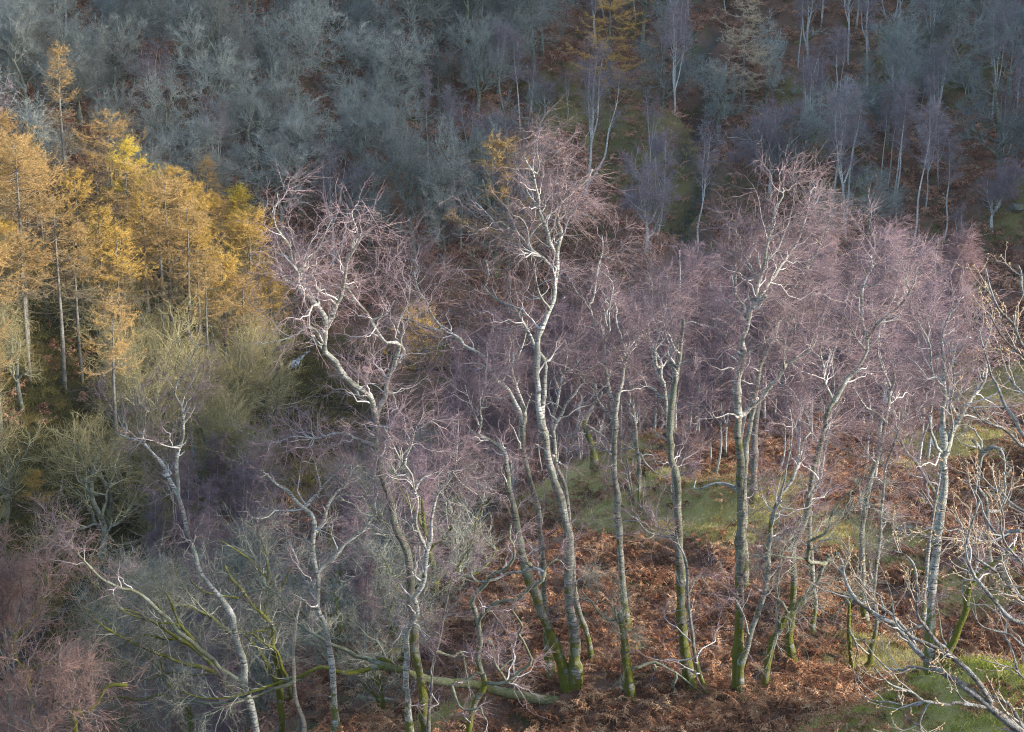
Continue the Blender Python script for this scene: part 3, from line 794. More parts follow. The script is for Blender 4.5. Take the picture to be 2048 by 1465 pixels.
traced("birch_tree", "great twin stemmed birch with two white crooked crowns beside the larches", B, [
 ("38>18", "851,1475 851,1457 844,1375 830,1307 827,1238 820,1187 817,1112 803,1078 797,1069 787,1032 782,1002 775,985 760,945 752,882 752,832"),
 ("21>14", "752,840 749,814 742,794 724,782 702,769 682,747 674,732 667,723 652,706 648,683 651,648"),
 ("16>4", "651,648 647,626 629,603 612,588 598,573 597,546 587,531 583,516 581,493 569,476 554,458 548,438 547,423 557,403 555,385"),
 ("16>4", "652,646 667,628 669,613 677,598 679,581 689,558 694,528 704,506 714,488 724,473 738,461"),
 ("8>3", "704,500 703,486 712,471 714,458 707,443 703,425"),
 ("9>3", "599,574 579,563 564,558 559,546 552,540"),
 ("9>3", "597,545 612,538 619,531 632,525"),
 ("9>3", "599,542 602,521 622,518 627,506 642,488 648,470 664,440"),
 ("9>3", "587,531 572,513 554,506 539,498 530,500"),
 ("16>7", "752,832 764,812 774,792 773,774 779,754 787,737 789,726 796,698 792,686 772,686 764,673 754,658 742,641 732,626 719,613 707,598 699,583 689,571"),
 ("11>3", "795,720 802,726 807,706 801,681 809,666 804,653 812,648 817,628 812,620"),
 ("8>2", "800,672 794,661 799,641 805,625 814,616 819,583 820,560"),
 ("9>3", "774,787 784,786 789,802 794,817 785,822 780,830"),
 ("10>2", "750,890 747,889 724,882 702,874 682,867 662,869 637,877 610,876 587,874 549,887 530,895"),
 ("9>2", "648,690 630,660 615,655 600,665 570,680 545,683 525,690"),
 ("7>2", "642,690 625,670 618,640 612,628 600,630"),
 ("9>3", "735,788 720,795 714,785 716,750 720,730"),
 ("8>2", "742,640 760,635 775,625 790,600"),
 ("7>2", "642,614 640,600 635,585 620,583")], GF, seed=43, dens=1.2, cmat='rosy_twig', hmin=.22, l2=1.2, d=38.5, tmat='birch_bark_mossy')
traced("birch_tree", "forked scaly birch with twisting white leaders, close against the great twin birch", B, [
 ("25>15", "822,1475 817,1411 812,1374 814,1324 812,1274 817,1254 834,1231 834,1206 829,1196 842,1179 848,1154 852,1114 858,1085"),
 ("11>3", "856,1100 862,1080 864,1044 867,1019 872,997 884,977 899,957 909,932 914,902 917,857 915,830"),
 ("11>3", "853,1100 839,1069 832,1044 834,1007 827,982 824,952 807,927 792,902 777,872 768,855"),
 ("7>2", "826,1060 822,1024 818,1000 812,980"),
 ("8>2", "830,985 840,960 860,950 875,945"),
 ("9>3", "826,975 812,955 787,947 770,930".replace("770,930", "772,925")),
 ("8>2", "809,930 812,914 822,887 829,859 849,854 857,844 870,838"),
 ("7>2", "815,1270 800,1255 785,1245 772,1235"),
 ("7>2", "899,957 915,945 935,935 955,920"),
 ("6>2", "905,945 920,965 940,980 955,990")], GF, tmat='white_birch_bark', seed=44, dens=.9, hmin=.3, d=37.5)
traced("birch_tree", "thin brown straight stem beside the great twin birch, knobbed at its bend", B, [
 ("14>7", "856,1460 859,1411 864,1349 872,1306 882,1269 889,1224 897,1189"),
 ("9>4", "872,1300 890,1310 908,1314 917,1303 924,1305 928,1325 932,1345 938,1380 942,1400"),
 ("7>3", "870,1302 852,1295 848,1285 855,1268 848,1240"),
 ("5>2", "897,1190 905,1165 915,1150")], GF, seed=45, dens=.45, tmat='rough_bark', lmat='dull_limb', hmin=.1, d=37.6)
traced("birch_tree", "gnarled candelabra birch with sunlit white bough over the fallen mossy log", 'gnarled tree', [
 ("24>18", "936,1475 937,1464 944,1424 952,1399 962,1386 969,1369 962,1344 954,1314 959,1286 957,1249 949,1224 942,1204"),
 ("14>4", "944,1208 952,1184 974,1169 987,1151 1012,1139 1027,1114 1025,1091 1018,1075 1022,1050"),
 ("16>11", "958,1240 962,1234 987,1211 1012,1201 1037,1199 1059,1181 1082,1161 1089,1144"),
 ("W11>3", "1089,1144 1062,1135 1042,1146 1012,1148 994,1159 954,1164 944,1151 932,1134 925,1120"),
 ("6>2", "1008,1147 999,1129 999,1099 1002,1080"),
 ("6>2", "954,1164 935,1150 922,1162 905,1164"),
 ("12>5", "970,1364 994,1369 1019,1361 1039,1344 1059,1329 1062,1314 1049,1286 1037,1269 1044,1254 1032,1231 1025,1220"),
 ("8>3", "1012,1360 997,1339 987,1316 987,1291 980,1280"),
 ("6>2", "999,1342 1015,1325 1028,1318"),
 ("9>4", "958,1346 954,1346 937,1359 922,1366 904,1371"),
 ("9>4", "904,1371 908,1385 912,1399 922,1416 940,1420 962,1416"),
 ("6>2", "962,1416 966,1430 975,1445 972,1460"),
 ("12>7", "1062,1133 1056,1127 1050,1126"),
 ("7>2", "1089,1142 1100,1125 1112,1120 1124,1120 1132,1108")], GF, seed=46, dens=.5, lmat='dull_limb', tmat='birch_bark_mossy', hmin=.1, l2=.8, d=37.)
traced("snag", "bare upright dead pole with a bleached knuckle top beside the Y forked birch", 'dead tree', [
 ("14>9", "610,1470 606,1440 592,1399 587,1324 592,1249 600,1211 602,1196"),
 ("7>3", "602,1202 606,1196 604,1188")], "dead wood on the bracken slope", seed=47, dens=.0, tmat='deadwood', d=38.)
def sallow(label, limbs, seed, d, dens, cm='grey_twig', l2=1.3, dr=-.12):
    return traced("sallow_bush", label, 'shrub', limbs, "mossy sallows in the gully", seed=seed, dens=dens, tmat='moss_bark', lmat='moss_bark', cmat=cm, d=d, hmin=.1, droop=dr, l2=l2, crook=.24, twl=.5, up2=.03, twn=4, l3=.75, twr=.0042)
sallow("sprawling sallow with green mossy stems and a grey twig fan at lower left", [
 ("20>6", "462,1400 455,1374 437,1349 385,1279 360,1251 347,1219 335,1190 300,1150"),
 ("16>5", "482,1390 495,1330 482,1284 450,1259 420,1234 397,1209 370,1180 340,1120"),
 ("13>4", "437,1349 380,1330 320,1310 270,1290 220,1260 170,1230"),
 ("12>4", "420,1325 380,1290 330,1260 280,1230 220,1210 180,1190"),
 ("10>4", "420,1234 380,1215 330,1200 290,1170 260,1140"),
 ("9>3", "385,1279 330,1280 290,1270 230,1300 190,1310"),
 ("9>3", "360,1251 300,1240 250,1225 200,1180 175,1150"),
 ("8>3", "437,1349 390,1350 340,1345 300,1360 260,1350")], 51, 44., 1.25)
sallow("sallow with thick mossy trunks behind the leaning forked birch", [
 ("17>7", "560,1400 545,1349 525,1311 500,1280 470,1250"),
 ("17>8", "565,1395 552,1320 550,1296 545,1254 525,1231 500,1204 480,1175 465,1161 450,1130"),
 ("13>6", "550,1290 545,1280 532,1249 530,1204 537,1161 530,1106 520,1070"),
 ("15>6", "582,1400 575,1354 555,1311 525,1284 505,1268"),
 ("9>3", "530,1204 560,1180 575,1150 590,1120"),
 ("9>3", "500,1204 470,1195 430,1190 400,1180 380,1160"),
 ("8>3", "537,1161 500,1120 470,1100 440,1080"),
 ("8>3", "545,1254 520,1262 490,1270 465,1265")], 52, 43., 1.0)
sallow("pale grey sallow reaching left above the stream bed", [
 ("15>6", "380,1430 360,1400 340,1370 325,1340 315,1300 310,1260"),
 ("10>4", "345,1380 320,1350 290,1340 260,1330 210,1320 180,1330"),
 ("9>4", "330,1350 280,1300 250,1270 210,1240 160,1210"),
 ("9>4", "320,1310 330,1260 320,1220 300,1180"),
 ("8>3", "360,1400 320,1390 280,1400 230,1395 190,1410")], 53, 45., 1.3)
sallow("bright mossy arching limb bush at the lower left edge", [
 ("16>10", "150,1450 165,1430 195,1405 205,1385 215,1372 240,1370 255,1372"),
 ("S14>6", "60,1390 45,1340 30,1310 28,1280 22,1240"),
 ("12>5", "58,1380 62,1345 85,1328 110,1326 135,1332 160,1330 190,1332"),
 ("8>3", "28,1280 60,1240 85,1200 100,1170 105,1140 125,1125"),
 ("7>3", "75,1215 90,1190 95,1165 80,1120")], 54, 38., .9, 'red_twig', 1.2)
traced("red_twig_bush", "dense russet twig bush at the lower left corner, lower one", 'shrub', [
 ("10>4", "95,1500 100,1440 110,1390 120,1340 118,1310"), ("S10>4", "80,1500 70,1440 60,1400 50,1370"), ("8>3", "105,1430 140,1390 160,1350 175,1330"),
 ("8>3", "100,1440 70,1400 80,1360 85,1330"), ("8>3", "110,1400 140,1420 170,1400 190,1390"), ("7>3", "90,1470 40,1440 10,1420")], "russet bushes by the stream", seed=55, d=36.,
 dens=2.0, tmat='rough_bark', lmat='rough_bark', cmat='red_twig', hmin=.0, droop=-.02, l2=.62, crook=.16, up2=.12, twn=6, twl=.3, twr=.0036)
traced("red_twig_bush", "dense russet twig bush on the left edge, above the mossy arching limb", 'shrub', [
 ("10>4", "15,1330 10,1270 5,1210 12,1160"), ("8>3", "12,1290 35,1240 45,1190 40,1150"), ("8>3", "10,1260 -15,1210 -30,1160"), ("7>3", "8,1230 25,1180 15,1120 5,1080"), ("7>3", "12,1290 55,1270 80,1230 95,1200")],
 "russet bushes by the stream", seed=56, d=40., dens=2.4, tmat='rough_bark', lmat='rough_bark', cmat='red_twig', hmin=.0, droop=-.02, l2=.68, crook=.16, up2=.12, twn=6, twl=.3, twr=.0036)

# --- fallen birch
def fallen():
    rng = np.random.default_rng(61)
    def path(s, w0, w1, d_of=None):
        p = parse(s)
        dd = np.array([hit(u, v + 14) for u, v in p[:3]])
        return p
    main = parse("1118,1404 1070,1398 1030,1390 985,1380 940,1368 900,1366 860,1360 825,1350 795,1338 770,1332")
    dm = np.interp(np.arange(len(main)), [0, 3, len(main) - 1], [38.6, 38.5, 38.3])
    P = PX(main[:, 0], main[:, 1], dm)
    gz = terrain(P[:, 0], P[:, 1])
    org = P[0].copy(); org[2] = gz[0]
    root = thing("fallen_tree", "fallen birch with bright moss on its trunk, lying under the candelabra birch", 'fallen tree', org)
    w = np.linspace(21, 15, len(main))
    P, R = resample(P, w * .5 * dm / F, 40)
    g = Geo(); g.limb(P, R * rng.uniform(.93, 1.08, 40), 12); g.limb(P[::-1][-6:], R[::-1][-6:] * .98, 10)
    m_ = bark('log_bark', (.40, .40, .36), (.09, .08, .06), (.27, .31, .27), 60., .62, moss=(.13, .15, .012))
    link("trunk", g.mesh("trunk", m_, origin=org), root)
    allP = []; allR = []
    for s, w0, w1, dd in (("770,1332 740,1320 712,1312 690,1300 660,1288 630,1270 606,1255 590,1242 575,1220 560,1195 545,1183 520,1180 490,1186 465,1190 440,1188", 10, 2, .3),
                          ("772,1334 740,1338 715,1344 690,1346 665,1340 645,1334 628,1338 605,1352 570,1362 530,1375 500,1385 470,1393 430,1398 395,1394 370,1385 345,1372", 11, 2, -.2),
                          ("605,1352 580,1368 550,1378 520,1390 490,1400 460,1410 430,1425 400,1436", 9, 2, -.3),
                          ("500,1385 460,1402 420,1408 385,1402 350,1410 320,1425 290,1440", 8, 2, .3),
                          ("800,1345 780,1325 762,1318 752,1315", 11, 7, -.1),
                          ("545,1183 530,1170 510,1150 495,1140", 6, 2, .2)):
        p = parse(s); arc = np.concatenate([[0], np.cumsum(np.hypot(*np.diff(p, axis=0).T))]) * 38.3 / F
        d_ = 38.3 + dd * arc + .1 * np.sin(arc * 3)
        P, R = resample(PX(p[:, 0], p[:, 1], d_), np.linspace(w0, w1, len(p)) * .5 * d_ / F, 40)
        g = Geo(); g.limb(P + rng.normal(size=P.shape) * (R * .1)[:, None], R, 8)
        link("limb", g.mesh("limb", M['birch_bark_mossy' if w0 > 10.5 else 'dull_limb'], origin=org), root)
        allP.append(resample(P, R, 26)[0]); allR.append(resample(P, R, 26)[1])
    g = Geo(); PP = np.stack(allP); RR = np.stack(allR)
    P2, R2 = spawn(rng, PP, RR, 60, (.4, 1), .9, .4, .8, 7, .3, (0, 0, .03), .5, .02, .006, .004, thin=.05); g.tubes(P2, R2, 5)
    P3, R3 = spawn(rng, P2, R2, 260, (.2, 1), .5, .4, .8, 5, .25, (0, 0, 0), .5, .008, .004, .003); g.tubes(P3, R3, 3)
    twigs(rng, g, P3, R3, 2600, .3, .4, .8, -.1, .0034)
    link("crown", g.mesh("crown", M['grey_twig'], origin=org), root)
fallen()

# ------------------------------------------------------------------ foreground oak with buds
def oak_near():
    rng = np.random.default_rng(71)
    D0 = 14.0
    tx, ty = 7.6, 13.6
    org = np.array([tx, ty, float(terrain(tx, ty))])
    root = thing("oak_tree", "bare budding oak reaching in from the right edge, nearest to the viewer", 'oak', org)
    tr = np.array([org + [0, 0, -.3], org + [-.05, .05, .9], org + [-.35, -.1, 1.7], org + [-.5, -.1, 2.8], org + [-.3, .05, 4.2], org + [-.45, .1, 5.8]])
    P, R = resample(tr, np.array([.26, .19, .17, .14, .10, .05]), 60)
    g = Geo(); g.limb(P, R, 14); link("trunk", g.mesh("trunk", M['rough_bark'], origin=org), root)
    S = """26>7 2110,1500 2036,1461 2011,1441 1986,1421 1961,1399 1931,1376 1901,1354 1861,1329 1841,1309 1823,1289 1806,1269 1786,1246 1761,1236 1736,1219 1711,1199 1698,1176 1688,1156 1686,1131 1676,1106
17>5 1986,1421 1978,1399 1961,1371 1936,1341 1911,1319 1886,1294 1873,1284 1851,1254 1836,1234 1833,1204 1833,1161 1828,1131 1811,1111 1786,1101
13>4 1936,1339 1891,1309 1861,1291 1823,1274 1806,1254 1788,1234 1768,1216 1758,1191 1736,1181 1721,1161 1706,1144
16>5 2150,1290 2090,1262 2046,1246 2023,1239 2003,1219 1986,1199 1966,1174 1951,1156 1936,1124 1931,1099 1940,1060 1955,1015 1961,1000
15>4 2150,1250 2048,1199 2026,1181 2006,1156 1986,1139 1966,1126 1948,1114 1930,1085
14>9 2120,1500 2060,1470 2041,1449 2021,1411 2001,1401 1978,1389
12>4 1981,1421 1946,1411 1911,1406 1896,1410 1858,1404 1846,1402 1826,1386 1803,1378 1781,1369 1761,1351 1748,1335
8>3 1850,1404 1831,1411 1806,1411 1776,1404 1753,1404 1731,1394 1716,1380
9>3 1890,1352 1861,1341 1823,1334 1806,1340 1781,1339 1768,1331 1751,1314 1736,1294 1716,1271
9>3 1846,1255 1810,1262 1790,1240 1785,1205 1780,1180
9>4 2160,1060 2048,1022 2023,1007 2006,989 1986,977 1970,960 1955,950
13>4 2160,960 2048,872 2031,839 2011,814 2003,794 1996,774 1983,752 1978,732 1968,700 1963,682 1960,665
11>3 2160,960 2048,894 2026,874 2006,857 1981,849 1961,839 1948,819 1941,807
12>4 2180,800 2090,735 2045,692 2028,651 2004,627 1990,603 1977,565 1972,538
9>3 2150,790 2048,712 2014,685 1990,651 1977,620
10>5 2200,680 2120,650 2075,620 2045,586 2043,548 2036,530
13>4 2160,1100 2048,1064 2021,1064 2003,1079 1986,1059 1966,1027 1961,1002 1941,972 1930,955
10>3 2160,1330 2060,1300 2020,1270 1990,1262 1960,1250 1940,1210
9>3 2110,1180 2040,1120 2010,1085 2000,1040 2010,1000
8>3 2003,1075 1975,1085 1945,1075 1915,1060 1895,1062 1880,1045
8>3 2120,1420 2060,1370 2030,1340 2000,1330 1965,1320
7>3 1945,1412 1925,1400 1910,1380 1890,1375
7>3 2046,1340 2020,1290 2005,1275 1985,1240
8>3 2130,860 2050,790 2020,760 2005,720 2000,690
7>3 1860,1404 1845,1430 1840,1450 1842,1480
7>3 1842,1452 1825,1445 1810,1430 1803,1408 1795,1390"""
    Ps, Rs = [], []
    duv, dd_ = [], []
    for k, ln in enumerate(S.split("\n")):
        w, p = ln.split(" ", 1); w0, w1 = (float(q) for q in w.split(">")); p = parse(p)
        off = p[0, 0] > 2052
        if off:
            ds = D0 + rng.uniform(-.8, .9)
            if k in (0, 5): ds = D0
        else:
            U = np.concatenate(duv); DD = np.concatenate(dd_); j = np.argmin(((U - p[0]) ** 2).sum(1)); ds = DD[j]; p[0] = U[j]
        arc = np.concatenate([[0], np.cumsum(np.hypot(*np.diff(p, axis=0).T))]) * ds / F
        d_ = ds * (1 - .15 * (p[0, 1] - p[:, 1]) / F) + rng.uniform(-.35, .35) * arc
        P = PX(p[:, 0], p[:, 1], d_); R = np.linspace(w0, w1, len(p)) * .5 * d_ / F * .68
        if off:
            # join the branch to the trunk outside the frame
            zt = P[0, 2] - .45
            tz = tr[np.clip(np.searchsorted(tr[:, 2], zt), 1, len(tr) - 1)]
            P = np.concatenate([[tz], [(tz + P[0]) / 2 + [0, 0, .1]], P]); R = np.concatenate([[R[0] * 1.9], [R[0] * 1.4], R])
        P, R = resample(P, R, 60)
        u_, v_, d__ = UV(P); duv.append(np.stack([u_, v_], -1)); dd_.append(d__)
        g = Geo(); g.limb(P + rng.normal(size=P.shape) * (R * .08)[:, None], R * rng.uniform(.92, 1.1, 60), 8)
        link("limb", g.mesh("limb", M['oak_near_bark'], origin=org), root)
        a, b_ = resample(P, R, 26)
        Ps.append(a); Rs.append(b_)
    PP, RR = np.stack(Ps), np.stack(Rs)
    g = Geo()
    P2, R2 = spawn(rng, PP, RR, 330, (.3, 1), .42, .4, .75, 7, .16, (-.02, 0, .09), .6, .009, .0035, .0026, thin=.04); g.tubes(P2, R2, 6)
    P3, R3 = spawn(rng, P2, R2, 800, (.25, 1), .17, .4, .8, 5, .16, (0, 0, .08), .8, .004, .0028, .0022); g.tubes(P3, R3, 5)
    link("crown", g.mesh("crown", M['oak_near_twig'], origin=org), root)
    # buds: pointed, clustered at the tips and set along the shoots
    tips = np.concatenate([P3[:, -1], P2[:, -1], P3[:, 2], P3[:, 3], P2[:, 4], P2[:, 3], P2[:, 5]])
    dr = np.concatenate([P3[:, -1] - P3[:, -2], P2[:, -1] - P2[:, -2], P3[:, 2] - P3[:, 1], P3[:, 3] - P3[:, 2], P2[:, 4] - P2[:, 3], P2[:, 3] - P2[:, 2], P2[:, 5] - P2[:, 4]])
    rep = np.concatenate([np.full(len(P3), 2), np.full(len(P2), 3), np.ones(2 * len(P3) + 3 * len(P2), int)])
    tips = np.repeat(tips, rep, 0); dr = np.repeat(dr, rep, 0)
    dr /= np.linalg.norm(dr, axis=1, keepdims=True)
    dr = dr + rng.normal(size=dr.shape) * .5; dr /= np.linalg.norm(dr, axis=1, keepdims=True)
    n = len(tips); ln = rng.uniform(.014, .024, n)[:, None]
    K = np.linspace(0, 1, 5)
    Pb = tips[:, None] + dr[:, None] * (ln[:, None] * K[None, :, None])
    Rb = np.array([.25, .85, 1.0, .7, .05])[None] * rng.uniform(.0042, .007, n)[:, None]
    g = Geo(); g.tubes(Pb, Rb, 6)
    bo = link("buds", g.mesh("buds", M['bud'], origin=org), root); tag(bo, kind="stuff")
    for u, v, s in ((2032, 545, .09), (2029, 1330, .075), (2001, 965, .05), (1868, 990, .045), (2046, 1080, .05)):
        c = PX(u, v, D0)
        k = np.argmin(((PP.reshape(-1, 3) - c) ** 2).sum(1)); c = PP.reshape(-1, 3)[k]
        t = np.linspace(0, 1, 7); wd = np.array([.05, .5, .8, .75, .95, .6, .08]) * .32
        cen = np.stack([t * .2 + .1 * t * t, .15 * t, -t * .75], -1) * s * 1.4
        L = cen + np.stack([-wd, wd * .3, .15 * np.sin(t * 6)], -1) * s; Rr = cen + np.stack([wd, -wd * .2, .15 * np.cos(t * 5)], -1) * s
        V = np.concatenate([L, cen + [0, .12 * s, 0], Rr]) + c - org
        q = [(i, i + 1, i + 8, i + 7) for i in range(6)] + [(i + 7, i + 8, i + 15, i + 14) for i in range(6)]
        gg = Geo(); gg.raw(V, Q=q); link("leaf", gg.mesh("leaf", M['dead_leaf']), root)
M['oak_near_bark'] = bark('oak_near_bark', (.27, .26, .24), (.10, .09, .08), (.33, .35, .34), .1, 0., dirt=.35)
M['oak_near_twig'] = twigmat('oak_near_twig', (.42, .34, .27), (.42, .40, .37), .0026, .006)
m, nt, b = mat('bud'); b.inputs["Base Color"].default_value = (.50, .35, .20, 1); M['bud'] = m
m, nt, b = mat('dead_leaf'); b.inputs["Base Color"].default_value = (.55, .36, .24, 1); M['dead_leaf'] = m
oak_near()

# ------------------------------------------------------------------ kinds of tree built once, then copied
def fin(parts):
    return parts

def proto_oak(seed, Ht=8.0, spread=1.0, tw='far_oak_twig', bk='oak_bark', nt_=9500, r=.0072, up=.12, base=.2, l1=10, tl=.42):
    rng = np.random.default_rng(seed)
    hb = Ht * .5
    tr = np.array([[0, 0, -.5], [0, 0, 0], [rng.normal(0, .12), rng.normal(0, .12), hb * .5], [rng.normal(0, .3), rng.normal(0, .3), hb], [rng.normal(0, .5), rng.normal(0, .5), Ht * .75]])
    P, R = resample(tr, np.array([.27, .20, .15, .11, .05]) * Ht / 8, 24)
    g = Geo(); g.limb(P, R, 8); 
    P1, R1 = spawn(rng, P[None], R[None], l1, (base + .08, .98), Ht * .5 * spread, .25, 1.0, 9, .24, (0, 0, up * .8), .62, .11, .03, .02, taper=.35)
    g.tubes(P1, R1, 6); trunk = g.mesh("trunk", M[bk])
    g = Geo()
    P2, R2 = spawn(rng, np.concatenate([P1]), R1, 96, (.2, 1), Ht * .24, .4, .9, 7, .26, (0, 0, .05), .6, .035, .013, .009); g.tubes(P2, R2, 4)
    P3, R3 = spawn(rng, P2, R2, 760, (.15, 1), Ht * .125, .4, .85, 5, .24, (0, 0, .05), .6, .013, .009, .007); g.tubes(P3, R3, 3)
    twigs(rng, g, P3, R3, nt_, tl, .4, .8, .1, r)
    return trunk, g.mesh("crown", M[tw])

def proto_birch(seed, Ht=9.0, tw='far_purple_twig', bk='far_birch_bark', nt_=4200, r=.009, fork=0, slim=1.0, crown=.35, droop=-.25, l2n=46, wide=.17):
    rng = np.random.default_rng(seed)
    stems = []
    n = 6
    z = np.linspace(0, Ht, n)
    lean = rng.normal(0, .05, 2)
    c = np.stack([lean[0] * z + np.cumsum(rng.normal(0, .10, n)), lean[1] * z + np.cumsum(rng.normal(0, .10, n)), z], -1); c[0, :2] = 0
    c = np.concatenate([[[0, 0, -.5]], c])
    R0 = np.array([.15, .115, .095, .08, .06, .04, .012]) * slim * Ht / 9
    P, R = resample(c, R0, 26); stems.append((P, R))
    for k in range(fork):
        i = rng.integers(4, 12); q = P[i]; a = rng.uniform(0, 6.28)
        h = np.linspace(0, 1, 5); sp_ = rng.uniform(.12, .26) * (Ht - q[2])
        cc = q + np.stack([np.cos(a) * sp_ * np.sqrt(h) + rng.normal(0, .08, 5) * h, np.sin(a) * sp_ * np.sqrt(h) + rng.normal(0, .08, 5) * h, h * (Ht * rng.uniform(.8, .98) - q[2])], -1)
        stems.append(resample(cc, R[i] * np.array([.85, .7, .55, .35, .1]), 26))
    g = Geo()
    for P_, R_ in stems: g.limb(P_, R_, 7)
    trunk = g.mesh("trunk", M[bk])
    PP = np.stack([s[0] for s in stems]); RR = np.stack([s[1] for s in stems])
    g = Geo()
    P2, R2 = spawn(rng, PP, RR, l2n + 18 * fork, (crown, .99), Ht * wide, .35, .62, 7, .16, (0, 0, .07), .5, .025, .011, .007, taper=.45); g.tubes(P2, R2, 4)
    P3, R3 = spawn(rng, P2, R2, (l2n + 18 * fork) * 6, (.2, 1), Ht * .075, .4, .7, 5, .16, (0, 0, droop * .3), .6, .012, .008, .006); g.tubes(P3, R3, 3)
    twigs(rng, g, P3, R3, nt_, .42, .4, .7, droop, r)
    return trunk, g.mesh("crown", M[tw])

def proto_larch(seed, Ht=15.0, tw='gold_needle', nt_=15000, cb=.38, r=.011, wid=.27, full=1.0):
    rng = np.random.default_rng(seed)
    z = np.array([-.5, 0, Ht * .3, Ht * .6, Ht * .85, Ht])
    c = np.stack([rng.normal(0, .1, 6).cumsum() * .6, rng.normal(0, .1, 6).cumsum() * .6, z], -1); c[:2, :2] = 0
    P, R = resample(c, np.array([.24, .19, .15, .10, .05, .012]) * Ht / 15, 40)
    g = Geo(); g.limb(P, R, 9); trunk = g.mesh("trunk", M['rough_bark'])
    g = Geo()
    nb = int(105 * full)
    nw = int(17 * (1 - cb) / .6)
    wt = np.sort(cb + (1 - cb) * (np.arange(nw) + rng.uniform(0, .55, nw)) / nw)
    t = np.clip(wt[rng.integers(0, nw, nb)] + rng.normal(0, .007, nb), cb, .985)
    t[:int(nb * .14)] = rng.uniform(.86, .985, int(nb * .14))
    i = (t * 39).astype(int); pos = P[i] + (P[np.minimum(i + 1, 39)] - P[i]) * (t * 39 - i)[:, None]
    a = rng.uniform(0, 6.28, nb)
    L = (Ht * wid * ((1 - t) / (1 - cb)) ** .72 + .25) * rng.uniform(.45, 1.25, nb) * (.55 + .45 * sstep(cb, cb + .2, t))
    s = np.linspace(0, 1, 7)[None, :]
    dirx = np.stack([np.cos(a), np.sin(a), 0 * a], -1)
    slope = rng.normal(.0, .2, nb) + .5 * (t - .5)
    B1 = pos[:, None] + dirx[:, None] * (L[:, None] * s)[..., None]
    B1[..., 2] += L[:, None] * (slope[:, None] * s - .28 * s * (1 - s) * 1.6 + .12 * s ** 3)
    B1 += rng.normal(size=B1.shape) * .05 * s[..., None]
    Rb = (.012 + .012 * L[:, None] / 3) * (1 - s) + .006
    g.tubes(B1, Rb, 4)
    nd_ = int(26 * full)
    td = rng.uniform(.12, cb, nd_); idd = (td * 39).astype(int)
    ad = rng.uniform(0, 6.28, nd_); Ld = rng.uniform(.5, 2.0, nd_)
    D1 = P[idd][:, None] + np.stack([np.cos(ad), np.sin(ad), ad * 0 - .1], -1)[:, None] * (Ld[:, None] * np.linspace(0, 1, 4)[None])[..., None] + rng.normal(size=(nd_, 4, 3)) * .06
    g.tubes(D1, np.broadcast_to(np.array([.02, .016, .012, .008]), (nd_, 4)) * 1.0, 3)
    P3, R3 = spawn(rng, B1, Rb, nb * 9, (.15, 1), .85, .45, .85, 5, .2, (0, 0, -.03), .6, .010, .008, .005, flat=.9); g.tubes(P3, R3, 3)
    twigs(rng, g, P3, R3, int(nt_ * .95), .2, .5, 1.1, 0, r * .9, up=.1)
    twigs(rng, g, B1, Rb, int(nt_ * .12), .2, .5, 1.1, 0, r, up=.15)
    return trunk, g.mesh("crown", M[tw])

COUNT = {}
def place(name, pr, loc, label, cat, group=None, rz=0., sc=1.):
    root = thing(name, label, cat, loc, group, rz, (sc, sc, sc) if np.isscalar(sc) else sc)
    link("trunk", pr[0], root)
    link("crown", pr[1], root)
    return root

def ground_at(u, v):
    d = hit(u, v); p = PX(u, v, d); p[2] = terrain(p[0], p[1])
    return p, d

LAND = []      # (u, v, noun) landmarks for the labels of the many
def spot(name, pr, Ht, u, v, vtop, label, cat, noun=None, group=None, rz=None, wx=1.0, seed=0, depth=None):
    """a tree whose foot shows (or stands) at photo pixel (u, v) and whose tip reaches row vtop"""
    if depth is None:
        p, d = ground_at(u, v)
    else:
        d = depth; p = PX(u, v, d); p[2] = terrain(p[0], p[1])
        u, v = (float(q) for q in UV(p)[:2])
    h = (v - vtop) * d / F / CP * 1.0
    s = h / Ht
    o = place(name, pr, p, label, cat, group, RNG.uniform(0, 6.28) if rz is None else rz, (s * wx, s * wx, s))
    if noun: LAND.append((u, (v * .6 + vtop * .4), noun))
    return o

OAK = [proto_oak(100 + i, 8, [1, 1.15, .9, 1.05, 1.2, .95][i]) for i in range(6)]
OAKP = [proto_oak(120 + i, 8, [1.05, 1.2, .95][i], 'far_oak_pale_twig') for i in range(3)]
OLIVE = [proto_oak(140 + i, 7, [.8, .65, .9, .75][i], 'olive_twig', 'oak_bark', 1700, .0065, .1, .2, 9, .5) for i in range(4)]
LTALL = [proto_larch(350 + i, 15, 'tan_needle', 6000, .7, wid=.3, full=.45) for i in range(2)]
FARB = [proto_birch(200 + i, 9, fork=[0, 1, 2, 0, 1, 3][i], slim=[.82, .78, .85, .72, .8, .85][i], wide=[.2, .22, .23, .19, .21, .24][i], crown=[.55, .5, .5, .6, .52, .45][i], nt_=1700, l2n=26) for i in range(6)]
BUSHB = [proto_oak(220 + i, 6, [1.15, 1.0, 1.1][i], 'far_purple_twig', 'far_birch_bark', 6500, .0075, .12, .15, 11, .4) for i in range(3)]
MIDB = [proto_birch(240 + i, 8.5, 'mid_purple_twig', nt_=6500, r=.0058, fork=[0, 1, 0, 2, 0][i], slim=[.55, .7, .6, .8, .5][i], wide=.17, crown=.3, droop=-.3, l2n=54) for i in range(5)]
MIDR = [proto_birch(260 + i, 8.5, 'mid_rosy_twig', nt_=6500, r=.0058, fork=[1, 2, 0][i], slim=.6, wide=.18, crown=.3, droop=-.35, l2n=54) for i in range(3)]
GREYS = [proto_oak(280 + i, 6, [1.1, .9, 1.2][i], 'grey_twig', 'moss_bark', 1500, .006, .1, .1, 10, .6) for i in range(3)]
